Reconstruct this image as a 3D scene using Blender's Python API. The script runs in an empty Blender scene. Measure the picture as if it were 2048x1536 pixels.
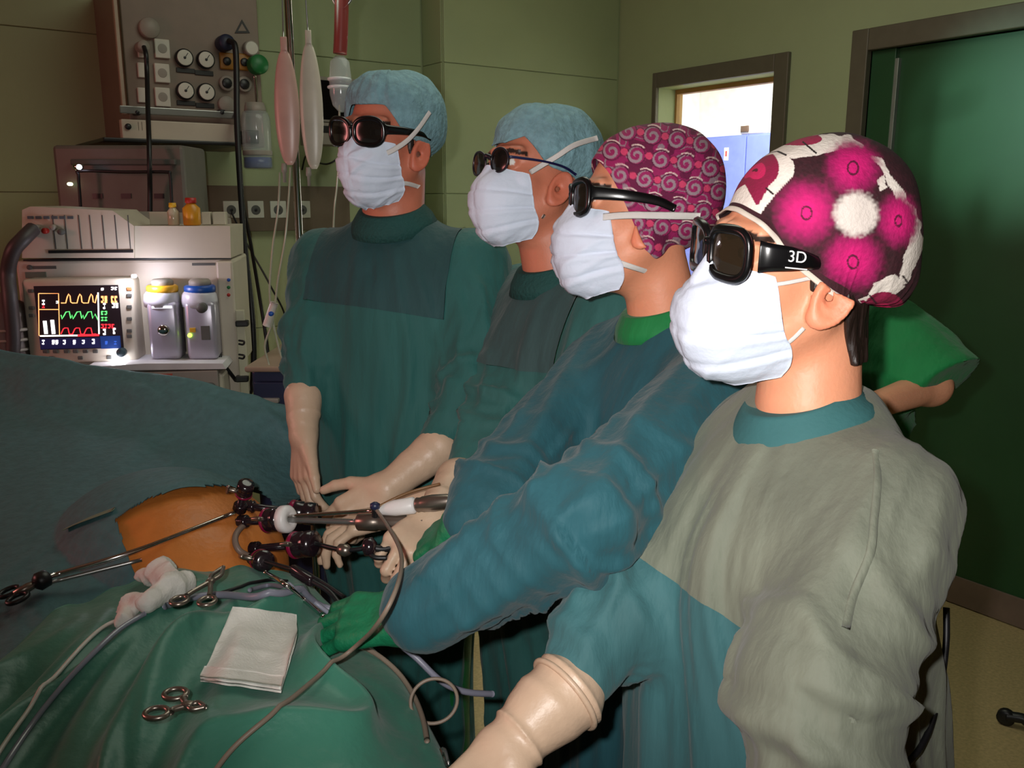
import bpy, bmesh, math, random
import numpy as np
import openvdb
from mathutils import Vector, Matrix

# ---------------------------------------------------------------- camera, light, exposure
SC = bpy.context.scene
COL = SC.collection
W, H, F = 2048, 1536, 1750.0
CAM = np.array([0.0, 0.0, 1.6])
AZ, PITCH = math.radians(35.6), math.radians(11.9)
FW = np.array([math.sin(AZ)*math.cos(PITCH), math.cos(AZ)*math.cos(PITCH), -math.sin(PITCH)])
RT = np.array([math.cos(AZ), -math.sin(AZ), 0.0])
UP = np.cross(RT, FW)
cam = bpy.data.cameras.new('camera'); camo = bpy.data.objects.new('camera', cam); COL.objects.link(camo)
cam.sensor_width = 36.0; cam.sensor_fit = 'HORIZONTAL'; cam.lens = 36.0*F/W; cam.clip_start = 0.02
camo.matrix_world = Matrix(((RT[0], UP[0], -FW[0], CAM[0]), (RT[1], UP[1], -FW[1], CAM[1]), (RT[2], UP[2], -FW[2], CAM[2]), (0, 0, 0, 1)))
SC.camera = camo
SC.view_settings.view_transform = 'Standard'; SC.view_settings.look = 'None'
SC.view_settings.gamma = 1.0; SC.view_settings.use_curve_mapping = False
SC.view_settings.exposure = 0.0
wd = bpy.data.worlds.new('world'); SC.world = wd; wd.use_nodes = True
wd.node_tree.nodes['Background'].inputs[0].default_value = (0.86, 0.95, 0.86, 1)
wd.node_tree.nodes['Background'].inputs[1].default_value = 0.10

def lamp(name, kind, loc, power, color, size=0.02, target=None, spot=None):
    l = bpy.data.lights.new(name, kind); l.energy = power; l.color = color
    if kind == 'AREA': l.shape = 'DISK'; l.size = size
    else: l.shadow_soft_size = size
    if spot: l.spot_size = spot[0]; l.spot_blend = spot[1]
    o = bpy.data.objects.new(name, l); COL.objects.link(o); o.location = loc
    if target is not None:
        o.rotation_euler = (Vector(target)-Vector(loc)).to_track_quat('-Z', 'Y').to_euler()
    return o
# the phone's flash beside its lens, aimed where the camera looks
fl = CAM - RT*0.05 + UP*0.035
lamp('flash', 'SPOT', fl, 66.0, (1.0, 0.965, 0.93), 0.012, fl+FW+RT*0.16+UP*0.02, (math.radians(84), 1.0))
# ceiling fitting dimmed for the operation, and the glow of the screens the team watches
lamp('ceiling_glow', 'AREA', (1.6, 1.9, 2.85), 15.0, (0.95, 1.0, 0.82), 1.6, (1.9, 2.4, 0))
lamp('screen_glow', 'AREA', (-1.6, 2.4, 1.75), 12.0, (1.0, 0.32, 0.30), 0.6, (0.8, 1.5, 1.3))

# added spot with no seen source, set above the heads to light the door
lamp('door_spot', 'SPOT', (-1.2, 2.2, 2.5), 600.0, (0.55, 1.0, 0.82), 0.05, (3.345, 1.63, 1.87), (math.radians(11), 1.0))

# ---------------------------------------------------------------- pixel helpers (2048 x 1536 frame)
def ray(px, py): return FW + RT*((px-W/2)/F) - UP*((py-H/2)/F)
def at(px, py, d): return CAM + ray(px, py)*d
def onz(px, py, z):
    r = ray(px, py); return CAM + r*((z-CAM[2])/r[2])
def onpl(px, py, axis, val):
    r = ray(px, py); return CAM + r*((val-CAM[axis])/r[axis])
def unit(v): v = np.asarray(v, float); return v/np.linalg.norm(v)

# ---------------------------------------------------------------- materials
def lin(c):
    c = np.asarray(c, float)/255.0
    return tuple(np.where(c <= 0.04045, c/12.92, ((c+0.055)/1.055)**2.4)) + (1.0,)
def mat(name, rgb, rough=0.6, metal=0.0, var=0.08, vscale=14.0, bump=0.0, bscale=60.0, stretch=(1, 1, 1), emit=0.0,
        alpha=1.0, trans=0.0, sub=0.0, attr=None, sheen=0.0, spec=0.5, coat=0.0):
    m = bpy.data.materials.new(name); m.use_nodes = True
    nt = m.node_tree; b = nt.nodes['Principled BSDF']
    c = lin(rgb)
    b.inputs['Roughness'].default_value = rough; b.inputs['Metallic'].default_value = metal
    b.inputs['Specular IOR Level'].default_value = spec
    tc = nt.nodes.new('ShaderNodeTexCoord'); mp = nt.nodes.new('ShaderNodeMapping'); mp.inputs['Scale'].default_value = stretch
    nt.links.new(tc.outputs['Object'], mp.inputs['Vector'])
    n = nt.nodes.new('ShaderNodeTexNoise'); n.inputs['Scale'].default_value = vscale; n.inputs['Detail'].default_value = 4
    nt.links.new(mp.outputs[0], n.inputs['Vector'])
    mx = nt.nodes.new('ShaderNodeMix'); mx.data_type = 'RGBA'; mx.blend_type = 'MULTIPLY'; mx.inputs[0].default_value = 1.0
    rp = nt.nodes.new('ShaderNodeValToRGB'); rp.color_ramp.elements[0].position = 0.3; rp.color_ramp.elements[1].position = 0.7
    rp.color_ramp.elements[0].color = (1-var*2, 1-var*2, 1-var*2, 1); rp.color_ramp.elements[1].color = (1, 1, 1, 1)
    nt.links.new(n.outputs[0], rp.inputs[0])
    if attr:
        a = nt.nodes.new('ShaderNodeAttribute'); a.attribute_name = attr; nt.links.new(a.outputs['Color'], mx.inputs[6])
    else:
        mx.inputs[6].default_value = c
    nt.links.new(rp.outputs[0], mx.inputs[7]); nt.links.new(mx.outputs[2], b.inputs['Base Color'])
    if bump:
        n2 = nt.nodes.new('ShaderNodeTexNoise'); n2.inputs['Scale'].default_value = bscale; n2.inputs['Detail'].default_value = 5
        nt.links.new(mp.outputs[0], n2.inputs['Vector'])
        bp = nt.nodes.new('ShaderNodeBump'); bp.inputs['Strength'].default_value = bump; bp.inputs['Distance'].default_value = 0.01
        nt.links.new(n2.outputs[0], bp.inputs['Height']); nt.links.new(bp.outputs[0], b.inputs['Normal'])
    if emit:
        nt.links.new(mx.outputs[2], b.inputs['Emission Color']); b.inputs['Emission Strength'].default_value = emit
    if trans: b.inputs['Transmission Weight'].default_value = trans; b.inputs['IOR'].default_value = 1.3
    if alpha < 1: b.inputs['Alpha'].default_value = alpha
    if sub:
        b.inputs['Subsurface Weight'].default_value = sub; b.inputs['Subsurface Radius'].default_value = (0.02, 0.006, 0.003); b.inputs['Subsurface Scale'].default_value = 0.3
    if sheen: b.inputs['Sheen Weight'].default_value = sheen
    if coat: b.inputs['Coat Weight'].default_value = coat; b.inputs['Coat Roughness'].default_value = 0.1
    return m
MC = {}
def M(name, *a, **k):
    if name not in MC: MC[name] = mat(name, *a, **k)
    return MC[name]

# ---------------------------------------------------------------- object bookkeeping
WLOC = {}
def tag(o, label=None, cat=None, group=None, kind=None):
    if label: o['label'] = label
    if cat: o['category'] = cat
    if group: o['group'] = group
    if kind: o['kind'] = kind
    return o
def thing(name, loc, label, cat, group=None):
    o = bpy.data.objects.new(name, None); COL.objects.link(o); o.location = loc; o.empty_display_size = 0.05
    WLOC[o] = np.asarray(loc, float)
    return tag(o, label, cat, group)
def obj(name, geo, m, parent=None, smooth=True, col=None, label=None):
    """links one mesh object from world-space geometry (verts, faces)"""
    V, Fc = geo
    V = np.asarray(V, float)
    if parent is not None: org = WLOC[parent]
    else: org = np.array([(V[:, 0].min()+V[:, 0].max())/2, (V[:, 1].min()+V[:, 1].max())/2, V[:, 2].min()])
    me = bpy.data.meshes.new(name)
    fill(me, V-org, Fc)
    if smooth: me.polygons.foreach_set('use_smooth', np.ones(len(me.polygons), bool))
    if col is not None:
        ca = me.color_attributes.new('Col', 'FLOAT_COLOR', 'POINT')
        ca.data.foreach_set('color', np.concatenate([col, np.ones((len(col), 1))], 1).astype(np.float32).ravel())
    for x in (m if isinstance(m, (list, tuple)) else [m]): me.materials.append(x)
    o = bpy.data.objects.new(name, me); COL.objects.link(o)
    if parent is not None: o.parent = parent
    else: o.location = org
    WLOC[o] = org
    if label: o['label'] = label
    return o
def fill(me, V, Fc):
    if isinstance(Fc, np.ndarray) and Fc.ndim == 2:
        n, k = Fc.shape
        me.vertices.add(len(V)); me.vertices.foreach_set('co', np.ascontiguousarray(V, np.float32).ravel())
        me.loops.add(n*k); me.loops.foreach_set('vertex_index', np.ascontiguousarray(Fc, np.int32).ravel())
        me.polygons.add(n); me.polygons.foreach_set('loop_start', np.arange(0, n*k, k, dtype=np.int32))
        me.update(calc_edges=True); me.validate()
    else:
        me.from_pydata([tuple(v) for v in V], [], [tuple(int(i) for i in f) for f in Fc]); me.update()
def join(*gs):
    V, Fc, k = [], [], 0
    for v, f in gs:
        v = np.asarray(v, float); V.append(v); Fc += [tuple(int(i)+k for i in q) for q in f]; k += len(v)
    return np.concatenate(V), Fc

# ---------------------------------------------------------------- basic geometry
def catmull(P, n=8, closed=False):
    P = np.asarray(P, float); m = len(P); out = []
    if m < 3 and not closed:
        return np.array([P[0]+(P[-1]-P[0])*t for t in np.linspace(0, 1, n+1)])
    for i in range(m if closed else m-1):
        if closed: p0, p1, p2, p3 = P[(i-1) % m], P[i], P[(i+1) % m], P[(i+2) % m]
        else:
            p1, p2 = P[i], P[i+1]
            p0 = P[i-1] if i else 2*p1-p2
            p3 = P[i+2] if i+2 < m else 2*p2-p1
        t = (np.arange(n)/n)[:, None]
        out.append(0.5*(2*p1+(p2-p0)*t+(2*p0-5*p1+4*p2-p3)*t**2+(3*p1-p0-3*p2+p3)*t**3))
    if not closed: out.append(P[-1:])
    return np.concatenate(out)
def sweep(path, ra, rb=None, nrm=None, seg=10, closed=False):
    """tube of elliptic section; ra along the side axis, rb along the reference normal"""
    P = np.asarray(path, float); n = len(P)
    if closed: T = np.roll(P, -1, 0)-np.roll(P, 1, 0)
    else: T = np.gradient(P, axis=0)
    T /= np.linalg.norm(T, axis=1)[:, None]+1e-12
    rb = ra if rb is None else rb
    ra = np.broadcast_to(np.asarray(ra, float), (n,)); rb = np.broadcast_to(np.asarray(rb, float), (n,))
    if nrm is None:
        r = np.array([0, 0, 1.0]) if abs(T[0][2]) < 0.9 else np.array([1.0, 0, 0])
        N = np.zeros_like(P)
        for i in range(n):
            r = r-T[i]*(r@T[i]); r /= np.linalg.norm(r)+1e-12; N[i] = r
    else:
        N = np.broadcast_to(np.asarray(nrm, float), P.shape).copy(); N -= T*np.sum(N*T, 1)[:, None]; N /= np.linalg.norm(N, axis=1)[:, None]+1e-12
    B = np.cross(T, N)
    a = np.linspace(0, 2*np.pi, seg, endpoint=False)
    V = (P[:, None]+B[:, None]*(np.cos(a)[None, :, None]*ra[:, None, None])+N[:, None]*(np.sin(a)[None, :, None]*rb[:, None, None])).reshape(-1, 3)
    Fc = []
    for i in range(n if closed else n-1):
        j = (i+1) % n
        for k in range(seg):
            l = (k+1) % seg
            Fc.append((i*seg+k, j*seg+k, j*seg+l, i*seg+l))
    if not closed:
        Fc.append(tuple(range(seg))[::-1]); Fc.append(tuple((n-1)*seg+k for k in range(seg)))
    return V, Fc
def tube(pts, r, n=8, seg=10, closed=False):
    return sweep(catmull(pts, n, closed), r, seg=seg, closed=closed)
def lathe(prof, o, axis=(0, 0, 1), seg=24):
    """prof: (radius, height) pairs along axis from o"""
    ax = unit(axis); u = unit(np.cross(ax, (0.3, 1, 0.1) if abs(ax[2]) > .5 else (0, 0, 1))); v = np.cross(ax, u)
    o = np.asarray(o, float); V, Fc = [], []
    a = np.linspace(0, 2*np.pi, seg, endpoint=False)
    for r, h in prof:
        for t in a: V.append(o+ax*h+(u*math.cos(t)+v*math.sin(t))*max(r, 1e-5))
    for i in range(len(prof)-1):
        for k in range(seg):
            l = (k+1) % seg; Fc.append((i*seg+k, i*seg+l, (i+1)*seg+l, (i+1)*seg+k))
    Fc.append(tuple(range(seg))[::-1]); Fc.append(tuple((len(prof)-1)*seg+k for k in range(seg)))
    return np.array(V), Fc
def box(c, size, ex=(1, 0, 0), ey=(0, 1, 0), ez=(0, 0, 1), bev=0.0, seg=2):
    bm = bmesh.new(); bmesh.ops.create_cube(bm, size=1.0)
    bmesh.ops.scale(bm, vec=size, verts=bm.verts)
    if bev > 0: bmesh.ops.bevel(bm, geom=bm.edges[:], offset=min(bev, min(size)*0.45), segments=seg, profile=0.5, affect='EDGES')
    R = np.array([ex, ey, ez], float)
    V = np.array([v.co[:] for v in bm.verts])@R+np.asarray(c, float)
    bm.verts.index_update()
    Fc = [tuple(v.index for v in f.verts) for f in bm.faces]; bm.free()
    return V, Fc
def boxm(lo, hi, bev=0.0):
    lo, hi = np.minimum(lo, hi), np.maximum(lo, hi)
    return box((lo+hi)/2, hi-lo, bev=bev)
def gridfaces(nu, nv, wrap=False):
    i, j = np.meshgrid(np.arange(nu-1), np.arange(nv if wrap else nv-1), indexing='ij')
    j2 = (j+1) % nv
    return np.stack([i*nv+j, (i+1)*nv+j, (i+1)*nv+j2, i*nv+j2], -1).reshape(-1, 4)
def normals_grid(G):
    du = np.gradient(G, axis=0); dv = np.gradient(G, axis=1)
    N = np.cross(du, dv); return N/(np.linalg.norm(N, axis=2)[..., None]+1e-12)
def sheet(G, t=0.0015):
    """closed thin sheet from a (nu,nv,3) grid"""
    nu, nv = G.shape[:2]; N = normals_grid(G)
    V = np.concatenate([(G+N*t/2).reshape(-1, 3), (G-N*t/2).reshape(-1, 3)])
    f = gridfaces(nu, nv); k = nu*nv
    rim = [i*nv for i in range(nu)]+[(nu-1)*nv+j for j in range(1, nv)]+[i*nv+nv-1 for i in range(nu-2, -1, -1)]+[j for j in range(nv-2, 0, -1)]
    rim = np.array(rim); r2 = np.roll(rim, -1)
    fr = np.stack([rim, rim+k, r2+k, r2], -1)
    return V, np.concatenate([f, f[:, ::-1]+k, fr[:, ::-1]])
def net(ctrl, nu, nv):
    """smooth surface through a control net of 3-D points (rows x cols)"""
    C = np.asarray(ctrl, float)
    def res(A, n):
        D = catmull(A, 12); t = np.linspace(0, len(D)-1, n)
        i = np.minimum(t.astype(int), len(D)-2); f = (t-i)[:, None]
        return D[i]*(1-f)+D[i+1]*f
    rows = np.array([res(r, nv) for r in C])
    return np.array([res(rows[:, j], nu) for j in range(nv)]).transpose(1, 0, 2)

# ---------------------------------------------------------------- noise
def _hash(i, j, k):
    h = (i*374761393+j*668265263+k*1274126177) & 0xffffffff
    h = ((h ^ (h >> 13))*1274126177) & 0xffffffff
    return ((h ^ (h >> 16)) & 0xffff)/65535.0
def vnoise(P):
    P = np.asarray(P, float); I = np.floor(P).astype(np.int64); f = P-I; f = f*f*f*(f*(f*6-15)+10)
    r = 0
    for a in (0, 1):
        for b in (0, 1):
            for c in (0, 1):
                w = (f[..., 0] if a else 1-f[..., 0])*(f[..., 1] if b else 1-f[..., 1])*(f[..., 2] if c else 1-f[..., 2])
                r = r+w*_hash(I[..., 0]+a, I[..., 1]+b, I[..., 2]+c)
    return r
def ridge(P): return (1-np.abs(2*vnoise(P)-1))**2
def fbm(P): return vnoise(P)*.6+vnoise(P*2.1+7)*.3+vnoise(P*4.3+3)*.1

# ---------------------------------------------------------------- signed-distance modelling
def smin(a, b, k):
    h = np.clip(0.5+0.5*(b-a)/k, 0, 1); return b*(1-h)+a*h-k*h*(1-h)
def smax(a, b, k): return -smin(-a, -b, k)
def cone(P, a, b, r1, r2):
    a = np.asarray(a, float); ba = np.asarray(b, float)-a; h = np.clip((P-a)@ba/(ba@ba), 0, 1)
    return np.linalg.norm(P-a-h[:, None]*ba, axis=1)-(r1+h*(r2-r1))
def ell(P, c, r):
    r = np.asarray(r, float); q = (P-np.asarray(c, float)); k0 = np.linalg.norm(q/r, axis=1); k1 = np.linalg.norm(q/(r*r), axis=1)
    return k0*(k0-1)/(k1+1e-9)
def grad(f, P, e=1e-3):
    g = np.stack([f(P+d)-f(P-d) for d in np.eye(3)*e], -1); return g/(np.linalg.norm(g, axis=1)[:, None]+1e-12)
def mesh_sdf(f, axes, step=4, slack=0.012):
    xs, ys, zs = [np.asarray(a, float) for a in axes]
    def padded(a):
        n = (-(len(a)-1)) % step
        return np.concatenate([a, a[-1]+(a[-1]-a[-2])*np.arange(1, n+1)]) if n else a
    xs, ys, zs = padded(xs), padded(ys), padded(zs)
    cx, cy, cz = xs[::step], ys[::step], zs[::step]
    X = np.stack(np.meshgrid(cx, cy, cz, indexing='ij'), -1).reshape(-1, 3)
    dc = f(X).reshape(len(cx), len(cy), len(cz))
    gx = np.gradient(cx)[:, None, None]; gy = np.gradient(cy)[None, :, None]; gz = np.gradient(cz)[None, None, :]
    near = np.abs(dc) < np.sqrt(gx**2+gy**2+gz**2)*1.05+slack
    cell = near[:-1, :-1, :-1].copy()
    for a in (0, 1):
        for b in (0, 1):
            for c in (0, 1):
                cell |= near[a:near.shape[0]-1+a, b:near.shape[1]-1+b, c:near.shape[2]-1+c]
    fine = np.zeros((len(xs), len(ys), len(zs)), bool)
    up = cell.repeat(step, 0).repeat(step, 1).repeat(step, 2)
    fine[:-1, :-1, :-1] |= up; fine[1:, 1:, 1:] |= up; fine[1:, :-1, :-1] |= up; fine[:-1, 1:, :-1] |= up; fine[:-1, :-1, 1:] |= up
    fine[1:, 1:, :-1] |= up; fine[1:, :-1, 1:] |= up; fine[:-1, 1:, 1:] |= up
    idx = [np.minimum((np.arange(len(a))+step//2)//step, len(c)-1) for a, c in ((xs, cx), (ys, cy), (zs, cz))]
    D = np.where(dc[np.ix_(*idx)] > 0, 1.0, -1.0).astype(np.float32)
    I = np.argwhere(fine); P = np.stack([xs[I[:, 0]], ys[I[:, 1]], zs[I[:, 2]]], -1)
    v = np.empty(len(P), np.float32)
    for s in range(0, len(P), 400000): v[s:s+400000] = f(P[s:s+400000])
    D[fine] = v
    D[0], D[-1] = np.maximum(D[0], 1e-3), np.maximum(D[-1], 1e-3); D[:, 0] = np.maximum(D[:, 0], 1e-3); D[:, -1] = np.maximum(D[:, -1], 1e-3)
    D[:, :, 0] = np.maximum(D[:, :, 0], 1e-3); D[:, :, -1] = np.maximum(D[:, :, -1], 1e-3)
    g = openvdb.FloatGrid(1.0); g.copyFromArray(np.ascontiguousarray(D))
    pts, quads = g.convertToQuads(0.0)
    V = np.stack([np.interp(pts[:, i], np.arange(len(a)), a) for i, a in enumerate((xs, ys, zs))], -1)
    return V, quads.astype(np.int32)
def ax(lo, hi, h): return np.arange(lo, hi+h, h)
def boxaxes(pts, r, h):
    pts = np.asarray(pts, float); lo, hi = pts.min(0)-r, pts.max(0)+r
    return [ax(lo[i], hi[i], h) for i in range(3)]
def mixed(lo, hi, flo, fhi, hf, hc):
    """axis samples, fine between flo and fhi, coarse elsewhere"""
    a = np.arange(flo, fhi, hf)
    b = np.arange(a[-1]+hc, hi+hc, hc) if hi > a[-1] else []
    c = np.arange(flo-hc, lo-hc, -hc)[::-1] if lo < flo else []
    return np.concatenate([c, a, b])
def vnormals(V, Q):
    n = np.cross(V[Q[:, 2]]-V[Q[:, 0]], V[Q[:, 3]]-V[Q[:, 1]]); N = np.zeros_like(V)
    for k in range(4): np.add.at(N, Q[:, k], n)
    return N/(np.linalg.norm(N, axis=1)[:, None]+1e-12)
def relax(V, Q, it=2, w=0.5):
    e = np.concatenate([Q[:, [0, 1]], Q[:, [1, 2]], Q[:, [2, 3]], Q[:, [3, 0]]])
    deg = np.bincount(e[:, 0], minlength=len(V))+np.bincount(e[:, 1], minlength=len(V))
    for _ in range(it):
        A = np.zeros_like(V)
        for k in range(3): A[:, k] = np.bincount(e[:, 0], V[e[:, 1], k], len(V))+np.bincount(e[:, 1], V[e[:, 0], k], len(V))
        V = V*(1-w)+w*A/np.maximum(deg, 1)[:, None]
    return V
def hit(px, py, f, d0=0.4, d1=4.0):
    """first point of the surface f=0 seen along the pixel's ray (nearest approach if it misses)"""
    r = ray(px, py); L = np.linalg.norm(r); t = d0; best = (9, None)
    for _ in range(160):
        p = CAM+r*t; v = float(f(p[None])[0])
        if v < best[0]: best = (v, p)
        if v < 4e-4: return p
        t += max(v, 3e-4)*0.8/L
        if t > d1: break
    return best[1]
def onto(P, f, off, it=4):
    """moves points onto the level f=off"""
    P = np.array(P, float)
    for _ in range(it):
        P = P-grad(f, P)*(f(P)-off)[:, None]
    return P
def ribbon(pts, f, off, w, t=0.0012, n=6, conform=True):
    """flat band of width w laid along the surface f"""
    P = catmull(pts, n)
    if conform: P = onto(P, f, off)
    N = grad(f, P)
    return sweep(P, w/2, t/2, nrm=N, seg=8)
# ---------------------------------------------------------------- room shell
XR, YB, YC, XC, XL, YF, ZC = 3.345, 3.877, 3.692, 2.244, -2.4, -1.8, 2.95
WALLM = M('wall_paint', (160, 172, 130), .55, var=.04, vscale=3, bump=.05, bscale=40)
FLOORM = M('floor_vinyl', (206, 182, 132), .5, var=.14, vscale=90, bump=.04, bscale=60)
FRAMEM = M('frame_steel', (98, 92, 76), .4, var=.06, vscale=20)
DOORM = M('door_green', (34, 78, 44), .38, var=.06, vscale=6)
WHITEW = M('corridor_paint', (240, 240, 235), .7)
def S(name, geo, m, parent=None, smooth=False):
    o = obj(name, geo, m, parent, smooth)
    if parent is None: o['kind'] = 'structure'
    return o
def bx(x0, y0, z0, x1, y1, z1, bev=0): return boxm(np.array([x0, y0, z0], float), np.array([x1, y1, z1], float), bev)
S('floor', bx(XL-.15, YF-.15, -.1, XR+3.2, YB+2.2, 0), FLOORM)
S('ceiling', bx(XL-.15, YF-.15, ZC, XR+3.2, YB+2.2, ZC+.1), M('ceiling_paint', (200, 204, 190), .8))
wb = S('wall_back', bx(XL-.15, YB, 0, XR+.165, YB+.15, ZC), WALLM)
wl = S('wall_left', bx(XL-.15, YF-.15, 0, XL, YB, ZC), WALLM)
wf = S('wall_front', bx(XL, YF-.15, 0, XR+.165, YF, ZC), WALLM)
# corner mass that steps forward, clad like the wall
wp = S('wall_corner', bx(XC, YC, 0, XR, YB, ZC), WALLM)
WY0, WY1, WZ0, WZ1 = 2.647, 3.380, 1.05, 2.157            # window opening in the right wall
DY1, DZ1 = 2.185, 2.185                                    # door opening reaches from DY0 to DY1
DY0 = .55
T = .165
wr_ = S('wall_right', join(bx(XR, WY1, 0, XR+T, YB, ZC), bx(XR, WY0, 0, XR+T, WY1, WZ0), bx(XR, WY0, WZ1, XR+T, WY1, ZC), bx(XR, DY1, 0, XR+T, WY0, ZC),
   bx(XR, DY0, DZ1, XR+T, DY1, ZC), bx(XR, YF, 0, XR+T, DY0, ZC)), WALLM)
# cladding panels with fine open joints
zs = [.10, .43, 1.03, 1.628, 2.228, 2.828]
def clad(par, u0, u1, mk, w=1.2):
    n = max(1, round((u1-u0)/w))
    for i in range(n):
        a, b = u0+(u1-u0)*i/n, u0+(u1-u0)*(i+1)/n
        for z0, z1 in zip(zs[:-1], zs[1:]): S('panel', mk(a+.0015, b-.0015, z0+.0015, z1-.0015), WALLM, par)
clad(wb, XL+.01, XC-.01, lambda a, b, c, d: bx(a, YB-.008, c, b, YB, d, .002))
clad(wp, XC+.003, XR-.01, lambda a, b, c, d: bx(a, YC-.008, c, b, YC, d, .002))
clad(wp, YC+.002, YB-.01, lambda a, b, c, d: bx(XC-.006, a, c, XC, b, d, .002))
S('baseboard_back', bx(XL, YB-.015, 0, XC, YB, .10, .003), FRAMEM)
S('baseboard_corner', bx(XC-.012, YC-.015, 0, XR, YC, .10, .003), FRAMEM)
S('baseboard_right', join(bx(XR-.013, DY1+.09, 0, XR, YC-.015, .10, .003)), FRAMEM)
# window to the lit room next door
w1o = S('window_1', join(bx(XR-.022, WY0-.075, WZ0-.07, XR+.0, WY0, WZ1+.075, .004), bx(XR-.022, WY1, WZ0-.07, XR, WY1+.028, WZ1+.075, .004),
    bx(XR-.022, WY0, WZ1, XR, WY1, WZ1+.075, .004), bx(XR-.03, WY0-.075, WZ0-.07, XR, WY1+.028, WZ0, .004)), FRAMEM)
S('inner_frame', join(bx(XR+.12, WY0, WZ0, XR+T, WY0+.028, WZ1), bx(XR+.12, WY1-.012, WZ0, XR+T, WY1, WZ1), bx(XR+.12, WY0+.028, WZ1-.022, XR+T, WY1-.012, WZ1), bx(XR+.12, WY0+.028, WZ0, XR+T, WY1-.012, WZ0+.03)), M('frame_warm', (170, 130, 70), .5), w1o)
S('pane', bx(XR+.140, WY0+.02, WZ0+.02, XR+.146, WY1-.01, WZ1-.02), M('window_glass', (240, 245, 245), .02, trans=1.0, var=0), w1o)
# neighbouring room
X2 = XR+3.0
S('wall_beyond', bx(X2, YF, 0, X2+.1, YB+2.1, ZC), WHITEW)
S('wall_beyond_left', bx(XR+T, YB+2.0, 0, X2, YB+2.1, ZC), WHITEW)
S('wall_beyond_right', bx(XR+T, 1.9, 0, X2, 1.98, ZC), WHITEW)
lamp('corridor_lamp', 'AREA', (XR+1.5, 3.9, 2.85), 300.0, (1.0, .97, .9), 1.2, (XR+1.6, 3.9, 0))
# door: steel frame, sliding leaf, kick plate
d1 = S('door_1', join(bx(XR-.03, DY1, 0, XR+.06, DY1+.075, DZ1+.085, .004), bx(XR-.03, DY0, DZ1, XR+.06, DY1, DZ1+.085, .004), bx(XR-.03, DY0-.075, 0, XR+.06, DY0, DZ1+.085, .004)), FRAMEM)
S('leaf', bx(XR+.02, DY0, .0, XR+.06, DY1-.11, DZ1, .003), DOORM, d1)
S('stile', bx(XR+.005, DY1-.105, .0, XR+.05, DY1, DZ1, .003), DOORM, d1)
S('edge_strip', bx(XR+.000, DY1-.122, .0, XR+.03, DY1-.106, DZ1-.04, .002), M('edge_alu', (150, 158, 150), .35, .5), d1)
S('kick_plate', bx(XR+.012, DY0, .004, XR+.022, DY1-.125, .12, .002), M('kick_pink', (128, 108, 96), .4), d1)
S('handle', join(box((XR-.03, DY0+.2, 1.05), (.02, .025, .3), bev=.008), bx(XR-.03, DY0+.19, .93, XR+.03, DY0+.21, .95), bx(XR-.03, DY0+.19, 1.15, XR+.03, DY0+.21, 1.17)), M('edge_alu'), d1)
# blue cupboards and a white dispenser seen through the window
CX = XR+2.45
yb = [onpl(x, 300, 0, CX)[1] for x in (1310, 1410, 1495, 1580)]; zt = onpl(1450, 272, 0, CX)[2]
for i in range(3):
    y1, y0 = yb[i], yb[i+1]
    c_ = thing('blue_cupboard', (CX+.2, (y0+y1)/2, 0), ('pale blue cupboard at the left in the lit window', 'pale blue cupboard with a red and white sticker, seen through the lit window', 'pale blue cupboard below the white box seen through the window')[i], 'cupboard', 'blue cupboards in the next room')
    obj('carcass', bx(CX, y0+.003, 0, CX+.42, y1-.003, zt, .004), M('cupboard_blue', (88, 100, 178), .5), c_, False)
    dr = obj('door', bx(CX-.02, y0+.006, .08, CX, y1-.006, zt-.012, .004), M('cupboard_blue'), c_, False)
    obj('pull', bx(CX-.035, y0+.05, 1.2, CX-.02, y0+.065, 1.4, .004), M('edge_alu'), dr)
    if i == 1:
        p = onpl(1453, 308, 0, CX-.021)
        obj('sticker', bx(CX-.0225, p[1]-.022, p[2]-.05, CX-.0205, p[1]+.022, p[2]+.05), M('sticker_white', (240, 235, 235), .5), dr, False)
        obj('red_mark', bx(CX-.0235, p[1]-.010, p[2]-.02, CX-.0227, p[1]+.012, p[2]+.025), M('sticker_red', (210, 50, 50), .5), dr, False)
pa, pb = onpl(1482, 236, 0, CX+.03), onpl(1530, 266, 0, CX+.03)
di = thing('paper_dispenser', (CX+.1, (pa[1]+pb[1])/2, zt), 'white box standing on the blue cupboards in the lit window', 'box')
obj('case', bx(CX+.02, pb[1], zt+.001, CX+.24, pa[1], pa[2], .02), M('dispenser_white', (215, 205, 195), .5), di); obj('slot', bx(CX+.008, pa[1]-.10, zt+.02, CX+.021, pa[1]-.02, zt+.07, .004), M('slot_dark', (70, 50, 40), .6), di)
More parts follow.
